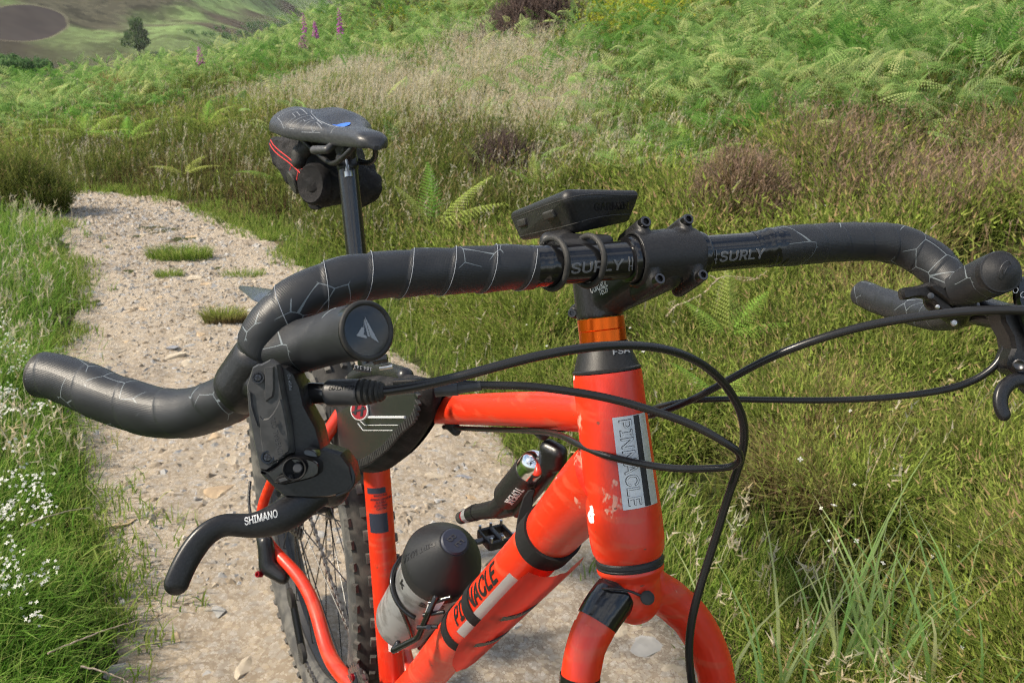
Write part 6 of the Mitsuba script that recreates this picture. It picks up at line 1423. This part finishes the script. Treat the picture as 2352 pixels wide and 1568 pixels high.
# ---------------------------------------------------------------- single plants and dead wood
def bush(u, v, wpx, hpx, mat, label, n=1100, leaves=9, group=None, lw=.006, ll=.03):
    g = hit(u, v + hpx * .45); z = (g - CAM) @ FW; rx, hz = wpx / 2 * z / FPX, hpx * z / FPX
    k = thing('heather_bush', label, 'bush', group)
    a = rng.uniform(0, 6.28, n); r = np.sqrt(rng.random(n)); B = g + np.stack([rx * r * np.cos(a), rx * r * np.sin(a) * .8, np.zeros(n)], 1); B[:, 2] = height(B[:, 0], B[:, 1]) + rng.uniform(0, .45, n) * hz * (1 - r ** 2)
    hh = hz * rng.uniform(.45, .75, n) * (1 - .45 * r ** 2); ln_ = np.stack([np.cos(a), np.sin(a), np.zeros(n)], 1) * (r * .55)[:, None] + rdir(n) * .25
    veg(k + '__foliage', sprigs(B, hh, ln_, leaves, lw, ll, .8), mat)
    P = []
    for q_ in range(9):
        a_ = q_ * .7; P.append(sweep(spline([g - [0, 0, .02], g + np.array([math.cos(a_) * rx * .3, math.sin(a_) * rx * .25, hz * .35]), g + np.array([math.cos(a_) * rx * .7, math.sin(a_) * rx * .6, hz * .7])], 8), np.linspace(.006, .002, 8), 6)[0])
    obj(k + '__stem', cat(P), 'm_wood', smooth=40)
bush(1150, 375, 170, 130, 'm_heather_dead', 'dark grey brown dead heather bush right of the saddle', 1300)
bush(1690, 425, 230, 170, 'm_heather_brown', 'reddish brown heather bush above the far half of the handlebar', 1900)
bush(1225, 50, 170, 150, 'm_heather_dead', 'dark heather bush at the top edge left of the bilberry', 900, lw=.012, ll=.05)
bush(1110, 95, 120, 60, 'm_heather_dead', 'low dark heather clump left of the bush at the top edge', 700, lw=.012, ll=.05)
bush(900, 80, 110, 60, 'm_heather_dark', 'dark green heather clump on the skyline slope', 600, lw=.014, ll=.06)
bush(1640, 20, 110, 60, 'm_heather_dark', 'dark green heather clump at the top edge right of the bilberry', 600, lw=.012, ll=.05)
bush(1900, 165, 110, 80, 'm_heather_dead', 'dark gap of dead heather among the bracken at upper right', 700, lw=.010, ll=.045)
bush(255, 205, 110, 60, 'm_sedge', 'straw brown rush clump on the slope at upper left', 700, 3, lw=.010, ll=.07)
bush(60, 420, 190, 170, 'm_heather_dark', 'dark heather clump on the inside of the bend at the left edge', 1300)
def fern(u, v, fr, label, detail=T1, group=None, lift=.17):
    g = hit(u, v + 26); k = thing('fern', label, 'fern', group)
    for n_, (size, hd_, up_, rl_) in enumerate(fr):
        m = place(detail, g[None] + [0, 0, lift], np.array([size]), np.array([math.radians(hd_)]), np.array([math.radians(up_)]), np.array([math.radians(rl_)]), np.array([rng.random()]))
        veg(k + '__frond', join([m]), 'm_fern')
T2 = frond(17, 8, w=.30, sag=.22); T3 = frond(16, 7, w=.30, sag=.5)
fern(1662, 850, [(.25, 80, 82, 15), (.21, 20, 50, 30), (.19, 160, 45, -20), (.20, -15, 28, 20)], 'tall bright fern right of the stem under the handlebar', T2)
fern(1640, 1010, [(.16, 150, 40, 10), (.15, 30, 45, -10), (.13, -60, 35, 0)], 'small fern just right of the head tube', T2)
fern(1000, 560, [(.34, 95, 74, 20), (.40, 25, 48, -10), (.30, 150, 50, 10), (.38, -10, 30, 15)], 'bright fern between the saddle and the bike computer', T2)
fern(1235, 470, [(.22, 100, 65, 0), (.2, 20, 45, 10), (.2, 170, 40, 0)], 'small fern behind the bike computer', T2)
fern(1575, 420, [(.42, 150, 40, 10), (.42, 30, 38, -10), (.36, 90, 60, 0), (.36, 0, 30, 0), (.36, 200, 30, 0)], 'bright fern left of the reddish brown heather bush', T3)
fern(640, 440, [(.30, 170, 35, 0), (.28, 60, 50, 10), (.26, 20, 35, 0)], 'fern half hidden behind the saddle bag', T3)
fern(480, 300, [(.45, 170, 35, 0), (.42, 60, 50, 10), (.40, 20, 35, 0), (.4, 100, 60, 0)], 'bright fern on the slope left of the saddle', T3)
fern(430, 420, [(.3, 170, 35, 0), (.28, 60, 50, 10), (.3, 20, 35, 0)], 'fern in the dark heather beyond the bend', T3)
for n_, (u, v, s) in enumerate(((205, 330, 0.5), (300, 335, .45), (170, 300, .5))):
    fern(u, v, [(s, 170, 35, 0), (s, 60, 50, 10), (s * .9, 20, 35, 0), (s * .9, 110, 55, 0)], ['pale fern on the far bank left of the track bend', 'pale fern second from the left above the track bend', 'pale fern at the left edge above the bend'][n_], T3)
for n_, (u, v, hpx, lab) in enumerate(((705, 118, 62, 'pink foxglove spike leftmost of the tall pair on the skyline slope'), (785, 108, 62, 'pink foxglove spike rightmost on the skyline slope'), (728, 106, 34, 'short pink foxglove between the tall pair'), (698, 128, 22, 'smallest pink foxglove under the left tall one'), (466, 165, 34, 'lone pink foxglove left on the bracken slope'))):
    g = hit(u, v + 22); z = (g - CAM) @ FW; hz = hpx * z / FPX; tot = hz + 40 * z / FPX
    k = thing('foxglove', lab, 'foxglove')
    obj(k + '__stem', sweep(straight(g, g + [0, 0, tot], 6), np.linspace(.012, .005, 6), 8)[0], 'm_fern', uv=None, smooth=40)
    P = []
    for q_ in range(26):
        t = q_ / 25; a_ = q_ * 2.4; o = g + np.array([0, 0, tot - hz * (1 - t)]); d = unit([math.cos(a_), math.sin(a_), -.5]); ln_ = .075 * (1.1 - .75 * t)
        P.append(lathe(o, d, [(0, .006), (ln_ * .5, .016 * (1.1 - .7 * t)), (ln_, .022 * (1.1 - .7 * t))], 7))
    V, F = cat(P); obj(k + '__flower', (V, F), 'm_foxglove', uv=np.stack([rng.random(len(V)), rng.random(len(V))], 1), smooth=True)
def tussock(u, v, wpx, n, h, w, mat, label, flat=False):
    g = hit(u, v); z = (g - CAM) @ FW; r = wpx / 2 * z / FPX
    k = thing('grass_tussock', label, 'grass tussock')
    a = rng.uniform(0, 6.28, n); q_ = np.sqrt(rng.random(n)) * r; B = g + np.stack([q_ * np.cos(a), q_ * np.sin(a) * (.45 if flat else .8), np.zeros(n)], 1); B[:, 2] = height(B[:, 0], B[:, 1]) + .01
    ln_ = np.stack([np.cos(a), np.sin(a), np.zeros(n)], 1) * rng.uniform(.1, .8, n)[:, None] + rdir(n) * .2
    veg(k + '__blades', join([blades(B, h * rng.uniform(.55, 1.2, n), w * rng.uniform(.7, 1.3, n), ln_, nseg=4, droop=.7)]), mat, kind='stuff', label='many fine blades')
tussock(415, 598, 150, 900, .085, .004, 'm_grass', 'flat green grass patch in the middle of the track, farther one', True)
tussock(520, 748, 100, 700, .08, .0034, 'm_heather', 'small olive tuft beside the track behind the near bend of the handlebar', True)
tussock(390, 640, 70, 260, .05, .003, 'm_grass', 'thin grass patch on the track before the farther green one', True)
tussock(560, 640, 100, 260, .05, .003, 'm_grass', 'thin grass patch on the track near the right edge behind the handlebar', True)
g = hit(1990, 1610); k = thing('grass_tussock', 'broad bladed pale green grass clump at lower right', 'grass tussock')
n = 75; a = rng.uniform(0, 6.28, n); B = g + np.stack([rng.normal(0, .085, n), rng.normal(0, .06, n), np.zeros(n)], 1); B[:, 2] = height(B[:, 0], B[:, 1])
bl = blades(B, rng.uniform(.22, .46, n), rng.uniform(.007, .011, n), rdir(n) * rng.uniform(.1, .6, n)[:, None] + [.08, 0, 0], side=unit([1, .25, 0])[None] * np.ones((n, 1)), nseg=5, droop=.6)
nv_ = len(bl[0]) // n
for q_ in range(n): veg(k + '__blade', ((bl[0][q_ * nv_:(q_ + 1) * nv_], bl[1][:len(bl[1]) // n]), bl[2][q_ * nv_:(q_ + 1) * nv_]), 'm_broad')
def twig(key, label, cat_, paths, mat, r0):
    k = thing(key, label, cat_)
    for n_, p in enumerate(paths):
        P = np.array([at(u, v, z) for u, v, z in p]); S = spline(P, 24); S[1:-1] += rng.normal(size=(22, 3)) * r0 * .35
        obj(k + ('__stem' if n_ == 0 else '__branch'), sweep(S, np.linspace(r0, r0 * .35, 24) * (1 if n_ == 0 else .7), 8)[0], mat, smooth=40)
zt1 = (hit(1330, 445) - CAM) @ FW - .12
twig('dead_twig', 'pale forked dead twig behind the bike computer', 'twig', [[(1335, 446, zt1), (1318, 424, zt1), (1296, 405, zt1), (1282, 388, zt1)], [(1312, 418, zt1), (1345, 416, zt1 - .05), (1372, 404, zt1 - .1)], [(1290, 398, zt1), (1268, 392, zt1)], [(1284, 390, zt1), (1300, 380, zt1), (1312, 384, zt1)], [(1345, 416, zt1 - .05), (1362, 425, zt1)]], 'm_twig', .008)
zt2 = (hit(1640, 760) - CAM) @ FW - .10
twig('dead_twig', 'pale forked twig lying in the heather right of the stem', 'twig', [[(1530, 728, zt2), (1570, 695, zt2), (1620, 670, zt2), (1650, 640, zt2), (1700, 636, zt2), (1745, 640, zt2)], [(1612, 675, zt2), (1605, 700, zt2), (1600, 722, zt2)], [(1690, 638, zt2), (1720, 644, zt2), (1760, 622, zt2)], [(1648, 642, zt2), (1630, 632, zt2)]], 'm_twig', .0042)
g1_, g2_ = hit(1322, 312), hit(1388, 372)
twig('dead_branch', 'weathered brown dead branch lying in the green grass above the bike computer', 'branch', [[(1318, 312, (g1_ - CAM) @ FW - .3), (1345, 338, (g1_ - CAM) @ FW * .5 + (g2_ - CAM) @ FW * .5 - .3), (1388, 372, (g2_ - CAM) @ FW - .3)]], 'm_wood', .024)
g = hit(255, 1190)
twig('grass_stalk', 'dry bent straw leaning from the left verge over the track', 'straw', [[(262, 1205, (g - CAM) @ FW), (245, 1170, (g - CAM) @ FW - .02), (222, 1140, (g - CAM) @ FW - .03), (196, 1112, (g - CAM) @ FW - .03)]], 'm_twig', .0016)
for n_, (a_, b_, lab) in enumerate((((60, 1205), (205, 1165), 'pale straw lying across the white flowers of the left verge'), ((110, 1500), (330, 1420), 'long pale straw low on the left verge near the bottom edge'), ((185, 1530), (300, 1568), 'short straw at the foot of the left verge'))):
    ga_, gb_ = hit(a_[0], a_[1] + 60), hit(b_[0], b_[1] + 60); za, zb = (ga_ - CAM) @ FW - .10, (gb_ - CAM) @ FW - .06
    twig('grass_stalk', lab, 'straw', [[(*a_, za), ((a_[0] + b_[0]) / 2, (a_[1] + b_[1]) / 2 - 6, (za + zb) / 2), (*b_, zb)]], 'm_twig', .0019)
# ---------------------------------------------------------------- trees and shrubs across the valley
def far_tree(u, v, wpx, hpx, mat, label, key='tree', category='tree', n=2600, group=None, dist=None):
    g = far_at(u, v) if dist is None else CAM + (lambda d: d * dist / (d @ FW))(FW + (u - 1176) / FPX * RT + (v - 784) / FPX * DN)
    z = (g - CAM) @ FW; rx, hz = wpx / 2 * z / FPX, hpx * z / FPX
    k = thing(key, label, category, group)
    if key == 'tree':
        P = [sweep(straight(g - [0, 0, 1], g + [0, 0, hz * .75], 6), np.linspace(rx * .10, rx * .03, 6), 8)[0]]
        for q_ in range(6):
            a_ = q_ * 1.1; P.append(sweep(straight(g + [0, 0, hz * (.3 + .07 * q_)], g + np.array([math.cos(a_) * rx * .7, math.sin(a_) * rx * .7, hz * (.5 + .07 * q_)]), 4), np.linspace(rx * .04, rx * .012, 4), 6)[0])
        obj(k + '__trunk', cat(P), 'm_bark', smooth=40)
    nb = 26 if key == 'tree' else 9
    c = []
    for _ in range(nb):
        t = rng.random(); rad_ = rx * (.95 if key == 'shrub' else np.interp(t, [0, .25, .6, 1], [.55, .95, .7, .15])); a_ = rng.uniform(0, 6.28); q_ = rad_ * math.sqrt(rng.random()); c.append((q_ * math.cos(a_), q_ * math.sin(a_), hz * (.18 + .74 * t if key == 'tree' else .1 + .55 * t), rx * rng.uniform(.25, .42)))
    c = np.array(c); i = rng.integers(0, nb, n); d = rng.normal(size=(n, 3)); d /= np.linalg.norm(d, axis=1, keepdims=True)
    C = g + c[i, :3] + d * c[i, 3:] * rng.uniform(.5, 1.05, (n, 1)); dd_ = rng.normal(size=(n, 3)); dd_ /= np.linalg.norm(dd_, axis=1, keepdims=True)
    s_ = rx * .10
    veg(k + ('__crown' if key == 'tree' else '__foliage'), join([tris(C, dd_, np.full(n, s_ * 1.5), np.full(n, s_ * 1.2), rng.random(n), rng.random(n))]), mat)
far_tree(322, 130, 66, 78, 'm_tree', 'dark lone tree standing in the valley beyond the bracken', n=2600)
sh = [(575, 68, 26, 14), (610, 72, 30, 16), (640, 66, 26, 14), (560, 82, 24, 12), (600, 88, 30, 14), (650, 84, 28, 14), (690, 90, 30, 13), (520, 84, 24, 10), (480, 80, 20, 9), (545, 92, 26, 12), (620, 98, 26, 11), (435, 74, 18, 9), (662, 70, 20, 10), (585, 56, 18, 9), (505, 66, 18, 8)]
for u, v, w_, h_ in sh:
    far_tree(u, v + 4, w_ * 1.5, h_ * 1.5, 'm_shrub', 'small green shrub in the scattered row across the far slope of the valley', 'shrub', 'shrub', 420, 'shrubs on the far slope')
for u, v, w_, h_, lab in ((30, 170, 120, 46, 'broad green shrub at the left edge below the moor, nearest of two'), (90, 165, 90, 30, 'broad green shrub at the left edge below the moor, right of the nearest')):
    far_tree(u, v, w_, h_, 'm_shrub', lab, 'shrub', 'shrub', 1500, None, 45.0)

# ---------------------------------------------------------------- the air of the valley
HZ0 = min(_H.min(), Zf.min(), Zr.min()) - 1.0; HZ1 = max(_H.max(), Zf.max(), Zr.max()) + 2.0
scene['air'] = {'type': 'homogeneous', 'albedo': rgb(.95, .95, .95), 'sigma_t': .00014}
scene['haze'] = {'type': 'cube', 'to_world': T().translate([0, 0, HZ0 / 2 + HZ1 / 2]).scale([4200, 4200, HZ1 / 2 - HZ0 / 2]), 'bsdf': {'type': 'null'}, 'interior': {'type': 'ref', 'id': 'air'}}
labels['haze'] = {'kind': 'stuff', 'label': 'thin summer haze over the valley'}
scene['camera']['medium'] = {'type': 'ref', 'id': 'air'}
